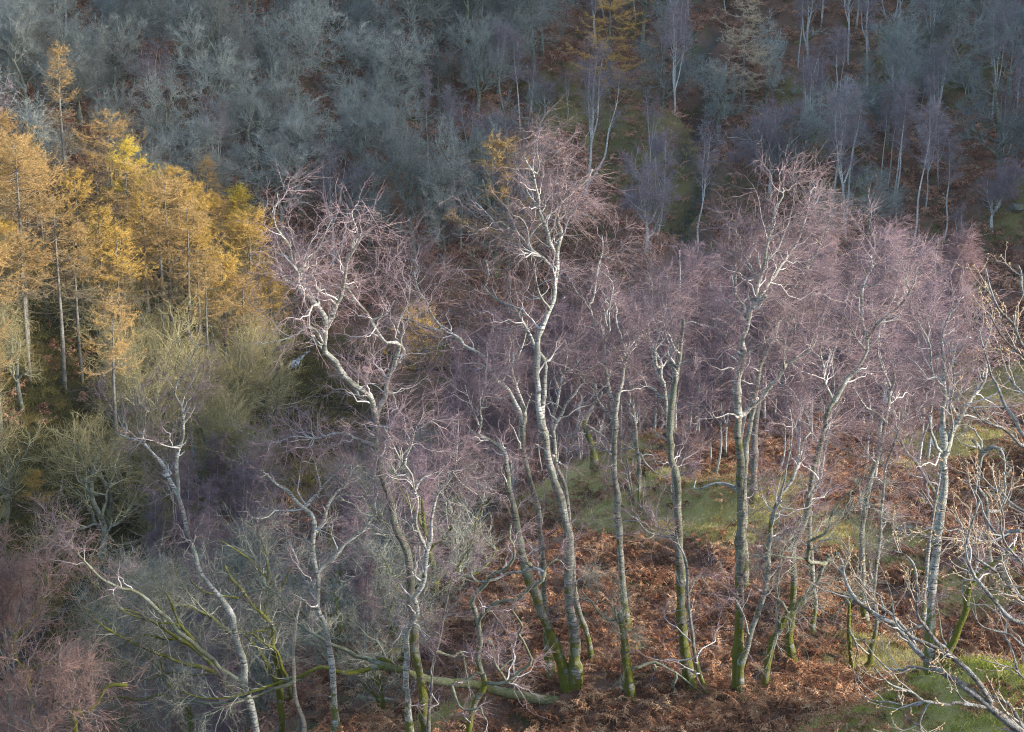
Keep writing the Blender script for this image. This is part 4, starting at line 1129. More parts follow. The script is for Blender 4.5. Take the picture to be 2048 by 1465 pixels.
LG = [proto_larch(300 + i, 15, 'gold_needle', 14500, [.58, .52, .62][i], wid=[.27, .24, .31][i], full=[.8, .7, .9][i]) for i in range(3)]
LY = [proto_larch(310 + i, 12, 'yellow_needle', 21000, .25, wid=[.36, .22][i], full=1.0) for i in range(2)]
LT = [proto_larch(320 + i, 15, 'tan_needle', 12000, [.56, .5, .6][i], wid=[.32, .27, .36][i], full=[.75, .65, .8][i]) for i in range(3)]
LB = [proto_larch(330, 16, 'bare_larch_twig', 21000, .3, wid=.3, r=.012)]
LUP = [proto_larch(345, 15, 'orange_needle', 19000, .14, wid=.34, full=1.0)]
LP = [proto_larch(340, 15, 'tan_needle', 7000, .2, wid=.16)]

# --- larches on the left bank and beyond
GL = "autumn larches on the left bank"
LT_ = 'larch'
spot('larch_tree', LP[0], 15, 138, 430, 98, "lone pointed pale tan larch standing above the golden larches", LT_, "the pointed pale larch", GL)
spot('larch_tree', LT[0], 15, 18, 575, 240, "tan larch at the left edge, highest of the edge larches", LT_, None, GL)
spot('larch_tree', LT[1], 15, 95, 640, 335, "broad tan larch with level boughs below the tan edge larch", LT_, None, GL)
spot('larch_tree', LT[2], 15, 228, 500, 230, "small russet larch top between the pointed pale larch and the broad yellow one", LT_, None, GL)
spot('larch_tree', LY[0], 12, 268, 560, 288, "broad bright yellow larch with full crown, highest of the yellow ones", LT_, "the broad yellow larch", GL)
spot('larch_tree', LG[0], 15, 372, 680, 345, "golden larch with two pale bare lower trunks showing, right of the broad yellow one", LT_, None, GL)
spot('larch_tree', LG[1], 15, 405, 690, 372, "golden larch pressed close behind the double trunk one", LT_, None, GL)
spot('larch_tree', LP[0], 15, 424, 620, 318, "slim golden larch spire rising against the dark oaks", LT_, "the slim golden larch spire", GL)
spot('larch_tree', LY[1], 12, 482, 640, 378, "narrow lime yellow larch beside the great twin birch", LT_, "the lime yellow larch", GL)
spot('larch_tree', LG[2], 15, 508, 770, 430, "rounded golden larch just left of the great twin birch crown", LT_, None, GL)
spot('larch_tree', LT[0], 15, 130, 782, 405, "larch with the thickest pale grey bare trunk over the mossy bank", LT_, None, GL)
spot('larch_tree', LG[0], 15, 212, 745, 425, "gold tinted larch right of the thick pale trunk", LT_, None, GL)
spot('larch_tree', LT[1], 15, 335, 765, 440, "tan larch in the middle of the larch rank, dark trunk", LT_, None, GL)
spot('larch_tree', LG[1], 15, 452, 840, 505, "larch with long bare trunk nearest the white stream", LT_, None, GL)
spot('larch_tree', LT[2], 15, 497, 862, 545, "tan larch at the bank foot, right of the long bare trunk", LT_, None, GL)
spot('larch_tree', LT[2], 15, 62, 770, 465, "thin trunked tan larch between the edge and the thick pale trunk", LT_, None, GL)
spot('larch_tree', LG[2], 15, 14, 716, 440, "gold larch at the left edge, lowest of the edge larches", LT_, None, GL)
spot('larch_tree', LT[0], 15, 165, 768, 455, "slender tan larch tight against the right of the thick pale trunk", LT_, None, GL)
spot('larch_tree', LG[0], 15, 300, 700, 395, "gold larch under the broad yellow one", LT_, None, GL)
spot('larch_tree', LG[1], 15, 172, 640, 345, "gold larch behind the thick pale trunk, crown below the pointed larch", LT_, None, GL)
spot('larch_tree', LG[2], 12, 556, 800, 600, "small golden larch leaning out over the white stream", LT_, "the small larch over the stream", GL)
spot('larch_tree', LG[0], 15, 520, 815, 620, "small golden larch just left of the one over the stream", LT_, None, GL)
spot('larch_tree', LG[1], 15, 75, 1120, 935, "young yellow larch low down by the heather at the left edge", LT_, "the young yellow larch", GL)
spot('larch_tree', LG[1], 15, 835, 0, 580, "golden larch glowing behind the purple twigs right of the great twin birch", LT_, None, GL, depth=92.)
spot('larch_tree', LT[1], 15, 1022, 0, 258, "russet tipped larch behind the tallest birch's zigzag crown", LT_, None, None, depth=104.)
spot('larch_tree', LUP[0], 15, 1218, 195, -45, "large fading larch with orange tips on the upper far slope", LT_, "the orange tipped larch", None, wx=1.2)
spot('larch_tree', LB[0], 16, 1488, 253, -25, "tall bare tan larch with stout grey trunk on the far slope", LT_, "the tall bare larch", None, wx=1.0)

# --- single trees of the far slope
GB = "birches scattered on the far slope"
FB = 'birch'
def fb(pi, u, v, vt, label, noun=None, pr=FARB, wx=1., cat=FB, g=GB): spot('birch_tree', pr[pi], {id(FARB): 9, id(BUSHB): 6, id(OAK): 8, id(OAKP): 8}[id(pr)], u, v, vt, label, cat, noun, g, wx=wx)
fb(5, 1167, 407, 120, "white birch with spread forks above the mossy knoll on the far slope, largest there", "the spreading white birch")
fb(1, 1135, 240, 150, "small leaning birch on the mossy knoll of the far slope")
fb(0, 1734, 205, -15, "tall thick white birch standing alone on bracken near the top", "the tall lone white birch")
fb(3, 1616, 302, 133, "slim birch of a spaced pair right of the tall bare larch, left one", "the spaced birch pair", wx=.8)
fb(4, 1636, 275, 128, "slim birch of a spaced pair right of the tall bare larch, right one", wx=.8)
fb(0, 1760, 382, 190, "white twin birch with purple top in mid slope bracken, left twin", "the purple topped twin birches", wx=.8)
fb(3, 1776, 376, 182, "white twin birch with purple top in mid slope bracken, right twin", wx=.8)
fb(1, 1851, 422, 238, "birch with grey foot above the fallen pale trunk of the far slope", None)
fb(3, 1838, 262, 160, "short curved white birch with clear stem near the grassy hummock", None, wx=.7)
fb(2, 1984, 246, 35, "tall multi stemmed birch near the right edge, on the grassy hummock's right", "the multi stemmed edge birch", wx=.9)
fb(4, 2018, 288, 125, "leaning white birch at the right edge below the multi stemmed one", None)
fb(1, 1680, 197, 70, "thin dark stemmed birch left of the tall lone white birch", None, wx=.8)
fb(1, 1842, 184, 25, "grey oak like tree under the grassy hummock, stout lower trunk", None, OAK, cat='oak')
fb(1, 1532, 220, 85, "pale bushy oak just right of the tall bare larch", None, OAKP, .8, 'oak')
fb(2, 1438, 295, 128, "upright greenish oak between the dark gully and the tall bare larch", None, OAKP, .75, 'oak')
fb(0, 1539, 398, 220, "wide purple crowned birch below the tall bare larch", "the wide purple birch", BUSHB, 1.0)
fb(1, 1293, 508, 330, "spreading birch with many pale limbs left of the gully foot", "the many limbed birch", BUSHB, .8)
fb(2, 1300, 335, 200, "slender mossy birch left of the dark gully", None, FARB, .8)
fb(5, 1054, 262, 128, "stooping birch with a few yellow leaves left of the mossy knoll", "the stooping birch")
fb(1, 897, 335, 215, "small white birch above the dry stone wall, left one of two", "the two small white birches")
fb(2, 935, 338, 212, "small white birch above the dry stone wall, right one of two")
fb(0, 856, 322, 160, "slim tall birch among the oaks, left of the two small white birches", None, FARB, .7)
fb(1, 1855, 640, 520, "dark green shrub mound with pale twigs behind the snapped slab birch crown", None, OAK, 1.0, 'shrub', None)
fb(0, 1738, 470, 345, "low spreading greenish oak over mossy ground behind the pale leader birch", None, OAKP, 1.5, 'oak', None)
fb(2, 1640, 520, 370, "slim grey tree right of the leaning scaly birch's crown", None, OAKP, .5, 'oak', None)
fb(3, 1790, 620, 470, "pale slim birch with drooping veil between the two leader birches and the oak twigs", None, FARB, .9)
fb(4, 1790 + 130, 560, 420, "purple slim birch on brown bracken above the oak twig tips", None, FARB, .9)
fb(2, 365, 410, 250, "round pale grey oak just above the broad yellow larch", "the round pale oak", OAKP, 1.2, 'oak', None)
fb(0, 590, 330, 200, "broad pale oak spreading level boughs in the middle of the oakwood", "the broad pale oak", OAKP, 1.3, 'oak', None)
fb(1, 890, 540, 340, "green grey oak rising between the two great birches, nearest of the oaks there", "the green grey oak", OAKP, .8, 'oak', None)
fb(4, 655, 400, 330, "small white dead looking birch at the oakwood edge above the great twin birch", None, FARB, .9)

def snag(u, v, vt, w, label, matn, noun=None, lean=0., fork=False):
    p, d = ground_at(u, v)
    h = (v - vt) * d / F / CP
    root = thing('snag', label, 'dead tree', p)
    P, R = resample(np.array([[0, 0, -.4], [0, 0, .1], [lean * .4, .05, h * .45], [lean * .6, -.1, h * .7], [lean, 0, h]]), np.array([.62, .5, .42, .36, .22]) * w * d / F, 24)
    g = Geo(); g.limb(P + RNG.normal(size=P.shape) * .015, R, 9); link("trunk", g.mesh("trunk", M[matn]), root)
    if fork:
        for s in (1, -1):
            q = P[14 + 2 * s]
            PP, RR = resample(np.array([q, q + [s * .5, .1, .3], q + [s * .7, .2, .9]]), np.array([.25, .18, .08]) * w * d / F, 8)
            g = Geo(); g.limb(PP, RR, 6); link("limb", g.mesh("limb", M[matn]), root)
    LAND.append((u, (v + vt) / 2, noun)) if noun else None
snag(1010, 134, 5, 10, "bare bleached snag standing tall in the upper oakwood", 'deadwood', "the bleached snag", .35, True)
snag(1772, 166, 118, 12, "short broken trunk wrapped in green moss on the upper far slope", 'moss_bark', "the mossy broken trunk", -.3)

# --- trees in number, thinned to natural spacing
def scatter(x0, x1, y0, y1, gap, ok, seed, taken=()):
    rng = np.random.default_rng(seed)
    c = rng.uniform((x0, y0), (x1, y1), (int((x1 - x0) * (y1 - y0) / gap ** 2 * 14), 2))
    z = terrain(c[:, 0], c[:, 1])
    u, v, d = UV(np.c_[c, z])
    keep = []
    k = ok(u, v, c[:, 0], c[:, 1])
    for j in np.nonzero(k)[0]:
        if all((c[j, 0] - q[0]) ** 2 + (c[j, 1] - q[1]) ** 2 > gap * gap for q in keep) and all((c[j, 0] - q[0]) ** 2 + (c[j, 1] - q[1]) ** 2 > (gap * .6) ** 2 for q in taken):
            keep.append((c[j, 0], c[j, 1], z[j], u[j], v[j], d[j]))
    return keep
TAKEN = [tuple(o.location[:2]) for o in scene.objects if o.type == 'EMPTY' and o.parent is None]
CLEAR = [(105, 170, 300, 138), (570, 640, 640, 118), (1450, 1560, 60, 200), (1165, 1275, 120, 200), (1070, 1150, 250, 200)]
MANY = []     # (root, u, v_mid, description)
def many(lst, pick, seed):
    rng = np.random.default_rng(seed)
    for (x, y, z, u, v, d) in lst:
        pr, Ht, name, cat, desc, group, s = pick(rng, u, v, d)
        hpx = Ht * s * F / d
        if v - hpx > H + 20 or v < -5 or u < -90 or u > W + 90: continue
        if name == 'larch_tree':
            env = np.interp(u, [0, 130, 270, 400, 500, 560], [262, 275, 325, 375, 430, 480])
            if v - hpx < env:
                s = (v - env) * d / F / Ht
                if s < .4: continue
                hpx = Ht * s * F / d
        if any(a - 25 < u < b_ + 25 and d < dm and v > c_ and (dm < 190 or d > 108) for a, b_, c_, dm in CLEAR): continue
        sx = s * rng.uniform(.88, 1.15)
        o = place(name, pr, (x, y, z), desc, cat, group, rng.uniform(0, 6.28), (sx, sx * rng.uniform(.9, 1.1), s))
        MANY.append((o, u, v - hpx * .55, desc))
        TAKEN.append((x, y))

def pick_far(rng, u, v, d):
    r = rng.random()
    oaky = 1 - sstep(900, 1120, u + 120 * (rng.random() - .5))
    if u > 1280: oaky = .16
    if r < oaky * .87:
        if rng.random() < .3:
            return OAKP[rng.integers(3)], 8, 'oak_tree', 'oak', "pale lichen grey bare oak", "bare oaks on the far slope", rng.uniform(.75, 1.1)
        return OAK[rng.integers(6)], 8, 'oak_tree', 'oak', "dark grey bare oak", "bare oaks on the far slope", rng.uniform(.75, 1.2)
    if r > .78 and u > 950:
        return BUSHB[rng.integers(3)], 6, 'birch_tree', 'birch', "bushy purple birch", GB, rng.uniform(.45, .8)
    return FARB[rng.integers(6)], 9, 'birch_tree', 'birch', "slender white stemmed birch", GB, rng.uniform(.55, 1.1)
many(scatter(-62, 3, 112, 172, 3.45, lambda u, v, x, y: (u > -90) & (u < 1000) & (v > 10) & (v < 560), 401, TAKEN), pick_far, 402)
many(scatter(-2, 58, 112, 172, 2.9, lambda u, v, x, y: (u >= 1000) & (u < 2130) & (v > -5) & (v < 520) & (gully_dist(x, y) > 1.6) & ~((u > 1560) & (v > 200) & (v < 420) & (np.sin(u * .03) > .3)), 403, TAKEN), pick_far, 404)

many(scatter(-46, -19, 97, 119, 3.1, lambda u, v, x, y: (u > -80) & (u < 560) & (v < 800), 415, TAKEN), lambda rng, u, v, d: ((LG + LT + LG)[rng.integers(9)], 15, 'larch_tree', 'larch', "golden tan larch", GL, rng.uniform(.6, .92)), 416)
def pick_thicket(rng, u, v, d):
    if rng.random() < .35:
        return MIDR[rng.integers(3)], 8.5, 'birch_tree', 'birch', "young rosy twigged birch", "young birches in the purple thicket", rng.uniform(.72, 1.05)
    return MIDB[rng.integers(5)], 8.5, 'birch_tree', 'birch', "young purple twigged birch", "young birches in the purple thicket", rng.uniform(.7, 1.05)
many(scatter(-3, 27, 69, 103, 2.55, lambda u, v, x, y: (u > 880) & (u < 1900) & ((u < 1480) | (v > 790 - (u - 1480) * .1)) & (y > 67), 405, TAKEN), pick_thicket, 406)

many(scatter(4, 24, 50, 72, 2.2, lambda u, v, x, y: (u > 1330) & (u < 1870) & (v < 1110), 413, TAKEN), lambda rng, u, v, d: (MIDB[rng.integers(5)], 8.5, 'birch_tree', 'birch', "slim pole birch", "slim birches behind the bracken slope", rng.uniform(.5, .95)), 414)
def pick_bank(rng, u, v, d):
    if rng.random() < .2:
        return LTALL[rng.integers(2)], 15, 'larch_tree', 'larch', "slender bare trunked larch", GL, rng.uniform(.62, .9)
    return OLIVE[rng.integers(4)], 7, 'oak_tree', 'oak', "olive lichened small oak", "small oaks under the larches", rng.uniform(.7, 1.2)
many(scatter(-40, -13, 74, 114, 1.95, lambda u, v, x, y: (u > -60) & (u < 600) & (v > 600) & (v < 1130), 407, TAKEN), pick_bank, 408)

def pick_gully(rng, u, v, d):
    r = rng.random()
    if r < .48:
        return MIDB[rng.integers(5)], 8.5, 'birch_tree', 'birch', "purple twigged birch", "birches in the gully", rng.uniform(.5, .85)
    if r < .62:
        return MIDR[rng.integers(3)], 8.5, 'birch_tree', 'birch', "rosy twigged birch", "birches in the gully", rng.uniform(.5, .8)
    return GREYS[rng.integers(3)], 6, 'sallow_bush', 'shrub', "grey lichened sallow", "grey sallows in the gully", rng.uniform(.5, .95)
many(scatter(-17, -2.2, 46, 86, 2.5, lambda u, v, x, y: (u > 380) & (u < 1010) & (v > 780) & (v < 1500), 409, TAKEN), pick_gully, 410)
many(scatter(-10, -2.6, 39, 55, 1.9, lambda u, v, x, y: (u > 430) & (u < 1000) & (v > 1050) & (v < 1720), 417, TAKEN), lambda rng, u, v, d: (GREYS[rng.integers(3)], 6, 'sallow_bush', 'shrub', "small grey sallow", "grey sallows in the gully", rng.uniform(.35, .6)) if rng.random() < .45 else (MIDB[rng.integers(5)], 8.5, 'birch_tree', 'birch', "small mauve birch", "birches in the gully", rng.uniform(.35, .58)), 418)
many(scatter(-24, -9, 48, 80, 3.0, lambda u, v, x, y: (u > 20) & (u < 520) & (v > 1060) & (v < 1560), 411, TAKEN), pick_gully, 412)

# ------------------------------------------------------------------ ground cover, far too many to count
import bmesh
def frond_clump(seed, nf=4, npair=11, nleaf=5):
    rng = np.random.default_rng(seed)
    g = Geo()
    for f in range(nf):
        a = rng.uniform(0, 6.28); L = rng.uniform(.7, 1.15); el = rng.uniform(.25, 1.15)
        t = np.linspace(0, 1, 9)
        th = el - t * rng.uniform(.7, 1.9)
        dx = np.cos(th) * L / 8; dz = np.sin(th) * L / 8
        X = np.concatenate([[0], np.cumsum(dx[:-1])]); Z = np.concatenate([[0], np.cumsum(dz[:-1])])
        o = rng.normal(0, .13, 2)
        side = np.array([-sin(a), cos(a), 0]); out = np.array([cos(a), sin(a), 0])
        P = np.array([o[0], o[1], .02]) + X[:, None] * out + Z[:, None] * np.array([0, 0, 1.]) + (rng.normal(0, .1) * t * t)[:, None] * side
        P[:, 2] = np.maximum(P[:, 2], .03)
        g.tubes(P[None], np.linspace(.007, .002, 9)[None], 3)
        ti = np.linspace(.28, .98, npair)
        pos = np.stack([np.interp(ti, t, P[:, k]) for k in range(3)], -1)
        for sgn in (1, -1):
            pl = .30 * L * np.sin(np.clip((1.08 - ti) * 1.5, 0, 1.57)) * rng.uniform(.7, 1.1, npair)
            dirp = side * sgn * .9 + out * .35 + rng.normal(size=(npair, 3)) * .28
            dirp[:, 2] -= .25
            dirp /= np.linalg.norm(dirp, axis=1, keepdims=True)
            s = np.linspace(0, 1, nleaf + 1)
            C = pos[:, None] + dirp[:, None] * (pl[:, None] * s)[..., None]
            C[..., 2] -= pl[:, None] * .5 * s * s * rng.uniform(-.2, 1.3, npair)[:, None]
            C[..., 2] = np.maximum(C[..., 2], .02)
            wv = np.cross(dirp, rng.normal(size=(npair, 3)) + [0, 0, 1.5]); wv /= np.linalg.norm(wv, axis=1, keepdims=True)
            w_ = pl[:, None] * .20 * (1 - s[:-1]) ** .7
            A = C[:, :-1]; B_ = C[:, 1:]; mid = A * .55 + B_ * .45
            up = mid + wv[:, None] * w_[..., None] + rng.normal(size=mid.shape) * .012
            dn = mid - wv[:, None] * w_[..., None] + rng.normal(size=mid.shape) * .012
            V = np.stack([A, up, B_, dn], 2).reshape(-1, 3); n = len(V) // 4
            i4 = np.arange(n)[:, None] * 4
            g.raw(V, T=np.concatenate([i4 + [0, 1, 2], i4 + [0, 2, 3]]))
    return g

def tuft(seed, n=26, h=.2, sp=.12, r=.004, lean=.6):
    rng = np.random.default_rng(seed); g = Geo()
    A = np.c_[rng.normal(0, sp, (n, 2)), np.zeros(n)]
    d = rng.normal(size=(n, 3)) * lean; d[:, 2] = 1; d /= np.linalg.norm(d, axis=1, keepdims=True)
    g.spikes(A, A + d * (h * rng.uniform(.5, 1.3, n))[:, None], r)
    return g

def covermat(name, cols):
    m, nt, b = mat(name)
    oi = nd(nt, "ShaderNodeObjectInfo"); tc = nd(nt, "ShaderNodeTexCoord")
    f = math_(nt, 'ADD', oi.outputs["Random"], math_(nt, 'MULTIPLY', math_(nt, 'SUBTRACT', noise(nt, tc.outputs["Object"], 5, 2, .6), .5), .9))
    k = len(cols) - 1
    nt.links.new(ramp(nt, f, [(i / k, c) for i, c in enumerate(cols)]), b.inputs["Base Color"])
    return m

def instancer(name, protos, pts, rot, scl, kind="stuff"):
    """one ground-cover object: copies of a few clumps set on the points"""
    col = bpy.data.collections.new(name + "_kinds")
    for i, p in enumerate(protos):
        col.objects.link(bpy.data.objects.new(name + "_clump", p))
    me = bpy.data.meshes.new(name)
    me.vertices.add(len(pts)); me.vertices.foreach_set("co", np.asarray(pts, np.float32).ravel())
    a = me.attributes.new("rot", 'FLOAT_VECTOR', 'POINT'); a.data.foreach_set("vector", np.asarray(rot, np.float32).ravel())
    a = me.attributes.new("scl", 'FLOAT', 'POINT'); a.data.foreach_set("value", np.asarray(scl, np.float32))
    a = me.attributes.new("pick", 'INT', 'POINT'); a.data.foreach_set("value", np.random.default_rng(1).integers(0, len(protos), len(pts)).astype(np.int32))
    o = link(name, me)
    ng = bpy.data.node_groups.new(name, 'GeometryNodeTree')
    ng.interface.new_socket("Geometry", in_out='INPUT', socket_type='NodeSocketGeometry')
    ng.interface.new_socket("Geometry", in_out='OUTPUT', socket_type='NodeSocketGeometry')
    gi = ng.nodes.new("NodeGroupInput"); go = ng.nodes.new("NodeGroupOutput")
    ci = ng.nodes.new("GeometryNodeCollectionInfo"); ci.inputs["Collection"].default_value = col
    ci.inputs["Separate Children"].default_value = True; ci.inputs["Reset Children"].default_value = True
    ip = ng.nodes.new("GeometryNodeInstanceOnPoints"); ip.inputs["Pick Instance"].default_value = True
    def na(n, t):
        q = ng.nodes.new("GeometryNodeInputNamedAttribute"); q.data_type = t; q.inputs["Name"].default_value = n
        return next(x for x in q.outputs if x.enabled and x.name == "Attribute")
    ng.links.new(gi.outputs[0], ip.inputs["Points"]); ng.links.new(ci.outputs[0], ip.inputs["Instance"])
    ng.links.new(na("rot", 'FLOAT_VECTOR'), ip.inputs["Rotation"]); ng.links.new(na("scl", 'FLOAT'), ip.inputs["Scale"]); ng.links.new(na("pick", 'INT'), ip.inputs["Instance Index"])
    ng.links.new(ip.outputs[0], go.inputs[0])
    md = o.modifiers.new("cover", 'NODES'); md.node_group = ng
    return tag(o, kind=kind)

M['bracken'] = covermat('bracken', [(.078, .039, .026), (.195, .088, .047), (.30, .138, .071), (.41, .218, .115), (.52, .34, .20)])
M['far_bracken'] = covermat('far_bracken', [(.12, .06, .044), (.27, .125, .08), (.40, .20, .125), (.50, .31, .20)])
M['grass'] = covermat('grass', [(.25, .23, .055), (.38, .34, .09), (.49, .42, .15), (.58, .48, .26)])
M['heather'] = covermat('heather', [(.03, .036, .01), (.085, .085, .022), (.16, .14, .038), (.26, .19, .065)])
BR = [frond_clump(600 + i).mesh("frond", M['bracken'], smooth=False) for i in range(7)]
FBR = [frond_clump(620 + i, 4, 7, 2).mesh("frond", M['far_bracken'], smooth=False) for i in range(4)]
GR = [tuft(640 + i, 30, .24, .13, .006).mesh("tuft", M['grass']) for i in range(4)]
HE = [tuft(660 + i, 60, .32, .2, .012, .9).mesh("tuft", M['heather']) for i in range(4)]

def cover(name, protos, x0, x1, y0, y1, per, wfun, s0, s1, seed, tilt=.15, margin=60):
    rng = np.random.default_rng(seed)
    n = int((x1 - x0) * (y1 - y0) * per)
    x = rng.uniform(x0, x1, n); y = rng.uniform(y0, y1, n)
    gr, mo, he = masks(x, y)
    k = rng.random(n) < wfun(gr, mo, he, x, y)
    x, y = x[k], y[k]; z = terrain(x, y)
    u, v, d = UV(np.c_[x, y, z])
    k = (u > -margin) & (u < W + margin) & (v > -margin) & (v < H + margin * 2.5) & (d > 5)
    x, y, z = x[k], y[k], z[k]; n = len(x)
    instancer(name, protos, np.c_[x, y, z - .02], np.c_[rng.normal(0, tilt, (n, 2)), rng.uniform(0, 6.28, n)], rng.uniform(s0, s1, n))
    return n
nz = lambda x, y, f=1.: .5 + .5 * np.sin(x * 1.3 * f + 2 * np.sin(y * .7 * f)) * np.sin(y * 1.1 * f + 1.5 * np.sin(x * .6 * f))
knoll = lambda x, y: sstep(-7.0, -4.0, x + .09 * (y - 40) * 0) * (terrain(x, y) > -25)
print("bracken", cover("bracken", BR, -9, 30, 24, 76, 20., lambda g_, m_, h_, x, y: np.clip(1 - 1.15 * g_, .16, 1) * (.5 + .5 * nz(x, y)) * knoll(x, y), .36, .84, 701))
print("far bracken", cover("hillside_bracken", FBR, -62, 62, 84, 172, 3.4, lambda g_, m_, h_, x, y: np.clip(1 - .75 * m_ - h_ - g_, 0.16, 1) * (.5 + .5 * nz(x, y, .6)) * (gully_dist(x, y) > 1.2) * ((terrain(x, y) > -26)), .8, 1.6, 702))
print("gully bracken", cover("gully_bracken", FBR, -30, 2, 40, 90, 1.6, lambda g_, m_, h_, x, y: np.clip(1 - h_, 0, 1) * (1 - knoll(x, y)), .7, 1.2, 705))
M['turf'] = covermat('turf', [(.22, .255, .03), (.34, .375, .05), (.45, .43, .10), (.52, .44, .19)])
TU = [tuft(650 + i, 34, .16, .13, .006, .9).mesh("tuft", M['turf']) for i in range(4)]
print("grass", cover("grass", GR, -8, 34, 35, 100, 36., lambda g_, m_, h_, x, y: np.clip(g_ * 1.2 - .1, 0, 1) * (.6 + .4 * nz(x, y, 2)), .4, .95, 703))
print("turf", cover("turf", TU, -8, 34, 24, 35, 60., lambda g_, m_, h_, x, y: np.clip(g_ * 1.5 - .05, 0, 1) * (.5 + .5 * nz(x, y, 3)), .5, 1.1, 708))
def leaf_piece(seed):
    rng = np.random.default_rng(seed); g = Geo()
    V = np.array([[-.5, 0, 0], [-.1, .28, .12], [.5, 0, .02], [-.05, -.27, .1], [0, 0, -.02]]) * .09 + rng.normal(size=(5, 3)) * .006
    g.raw(V, T=[(0, 4, 1), (1, 4, 2), (2, 4, 3), (3, 4, 0)]); return g
M['litter_leaf'] = covermat('litter_leaf', [(.13, .075, .045), (.28, .17, .10), (.42, .29, .19), (.55, .43, .33)])
LF = [leaf_piece(670 + i).mesh("leaf", M['litter_leaf'], smooth=False) for i in range(4)]
print("leaves", cover("leaf_litter", LF, -8, 24, 24, 62, 8., lambda g_, m_, h_, x, y: .12 + .5 * g_, .5, 1.3, 709, tilt=.5))
M['moor_grass'] = covermat('moor_grass', [(.09, .09, .03), (.16, .14, .05), (.26, .21, .09), (.38, .30, .16)])
MG = [tuft(680 + i, 30, .26, .14, .008).mesh("tuft", M['moor_grass']) for i in range(4)]
print("far grass", cover("hillside_grass", MG, -30, 60, 104, 172, 7., lambda g_, m_, h_, x, y: np.clip(m_ * 1.2 - .15, 0, 1), 1.0, 2.0, 704))
print("heather", cover("heather", HE, -44, -8, 68, 116, 5., lambda g_, m_, h_, x, y: np.clip(h_ * 1.3 - .1, 0, 1), .8, 1.7, 706))

# --- dry stone wall, fallen pale trunk, boulders
def boulder(u, v, w, label, noun=None, hgt=.6, mt='rock'):
    rng = np.random.default_rng(int(u * 7 + v))
    p, d = ground_at(u, v)
    r = w * .5 * d / F
    import bmesh
    bm = bmesh.new(); bmesh.ops.create_icosphere(bm, subdivisions=4, radius=1)
    V = np.array([q.co for q in bm.verts]); T = np.array([[q.index for q in f.verts] for f in bm.faces]); bm.free()
    off = sum(.09 * np.sin(V @ (rng.normal(size=3) * f) + rng.uniform(0, 6))[:, None] for f in (2, 3, 5, 8)) + sum(.025 * np.abs(np.sin(V @ (rng.normal(size=3) * f) + rng.uniform(0, 6)))[:, None] for f in (14, 19))
    pl = rng.normal(size=(12, 3)); pl /= np.linalg.norm(pl, axis=1, keepdims=True)
    V = V * (1 + off)
    for n_ in pl:
        k = V @ n_; V = V - np.maximum(k - .72, 0)[:, None] * n_ * .85
    V = V * np.array([r, r * .8, r * hgt])
    g = Geo(); g.raw(V, T=T)
    o = link("boulder", g.mesh("boulder", M[mt], smooth=False), None, p + np.array([0, 0, r * hgt * .08]))
    tag(o, label, 'boulder', "boulders")
    if noun: LAND.append((u, v, noun))
m, nt, b = mat('rock'); tc = nd(nt, "ShaderNodeTexCoord"); ob = tc.outputs["Object"]
n = noise(nt, ob, 6, 5, .65); n2_ = noise(nt, ob, 2.5, 4, .6)
c = mix(nt, n, (.07, .07, .065), (.25, .26, .245)); c = mix(nt, ramp(nt, n2_, [(.5, (0, 0, 0)), (.6, (1, 1, 1))]), c, (.16, .18, .07))
nt.links.new(c, b.inputs["Base Color"]); bp = nd(nt, "ShaderNodeBump", i_Strength=.6, i_Distance=.05); nt.links.new(n, bp.inputs["Height"]); nt.links.new(bp.outputs[0], b.inputs["Normal"]); M['rock'] = m
boulder(1835, 1005, 38, "pale lichened boulder, the higher one behind the stout white birch", hgt=.75)
boulder(1815, 1062, 44, "broad pale boulder, the lower one behind the stout white birch", hgt=.6)
boulder(1668, 1347, 26, "flat pale stone in the bracken left of the twisted snag", hgt=.3)
boulder(1908, 340, 34, "dark rock under the fallen pale trunk of the far slope", hgt=.6)
boulder(1905, 318, 18, "small dark rock above the fallen pale trunk of the far slope", hgt=.5)
boulder(2034, 418, 34, "dark mossy rock at the right edge of the far slope", hgt=.7)
boulder(1345, 335, 16, "pale rock beside the dark gully", hgt=.7)
boulder(1590, 185, 22, "mossy rock right of the pale bushy oak", hgt=.8)
boulder(1638, 172, 9, "tiny white stone between the spaced birch pair", hgt=.8)
boulder(1775, 470, 22, "dark low rock beside the spreading greenish oak", hgt=.5)

def wall():
    rng = np.random.default_rng(500)
    us = np.linspace(782, 852, 40); vs_ = np.interp(us, [782, 800, 825, 852], [348, 338, 322, 298])
    pts = np.array([ground_at(u, v)[0] for u, v in zip(us[::3], vs_[::3])])
    pts, _ = resample(pts, np.ones(len(pts)), 34)
    root = thing("dry_stone_wall", "tumbled dry stone wall running up through the far oakwood", 'wall', pts[0])
    LAND.append((815, 325, "the dry stone wall"))
    import bmesh
    meshes = []
    for k in range(5):
        bm = bmesh.new(); bmesh.ops.create_cube(bm, size=1)
        for q in bm.verts: q.co += Vector(rng.uniform(-.14, .14, 3))
        bmesh.ops.bevel(bm, geom=list(bm.edges), offset=.09, segments=1, affect='EDGES')
        me = bpy.data.meshes.new("stone"); bm.to_mesh(me); bm.free(); me.materials.append(M['rock']); meshes.append(me)
    for i, p in enumerate(pts):
        for lv in range(3):
            if rng.random() < .12 * (lv + 1): continue
            z = float(terrain(p[0], p[1])) + .12 + .27 * lv
            o = link("stone", meshes[rng.integers(5)], root, (p[0] - pts[0][0] + rng.normal(0, .05), p[1] - pts[0][1] + rng.normal(0, .06), z - pts[0][2]))
            o.scale = (rng.uniform(.38, .6), rng.uniform(.35, .5), rng.uniform(.25, .34)); o.rotation_euler = (rng.normal(0, .1), rng.normal(0, .1), rng.uniform(0, 3))
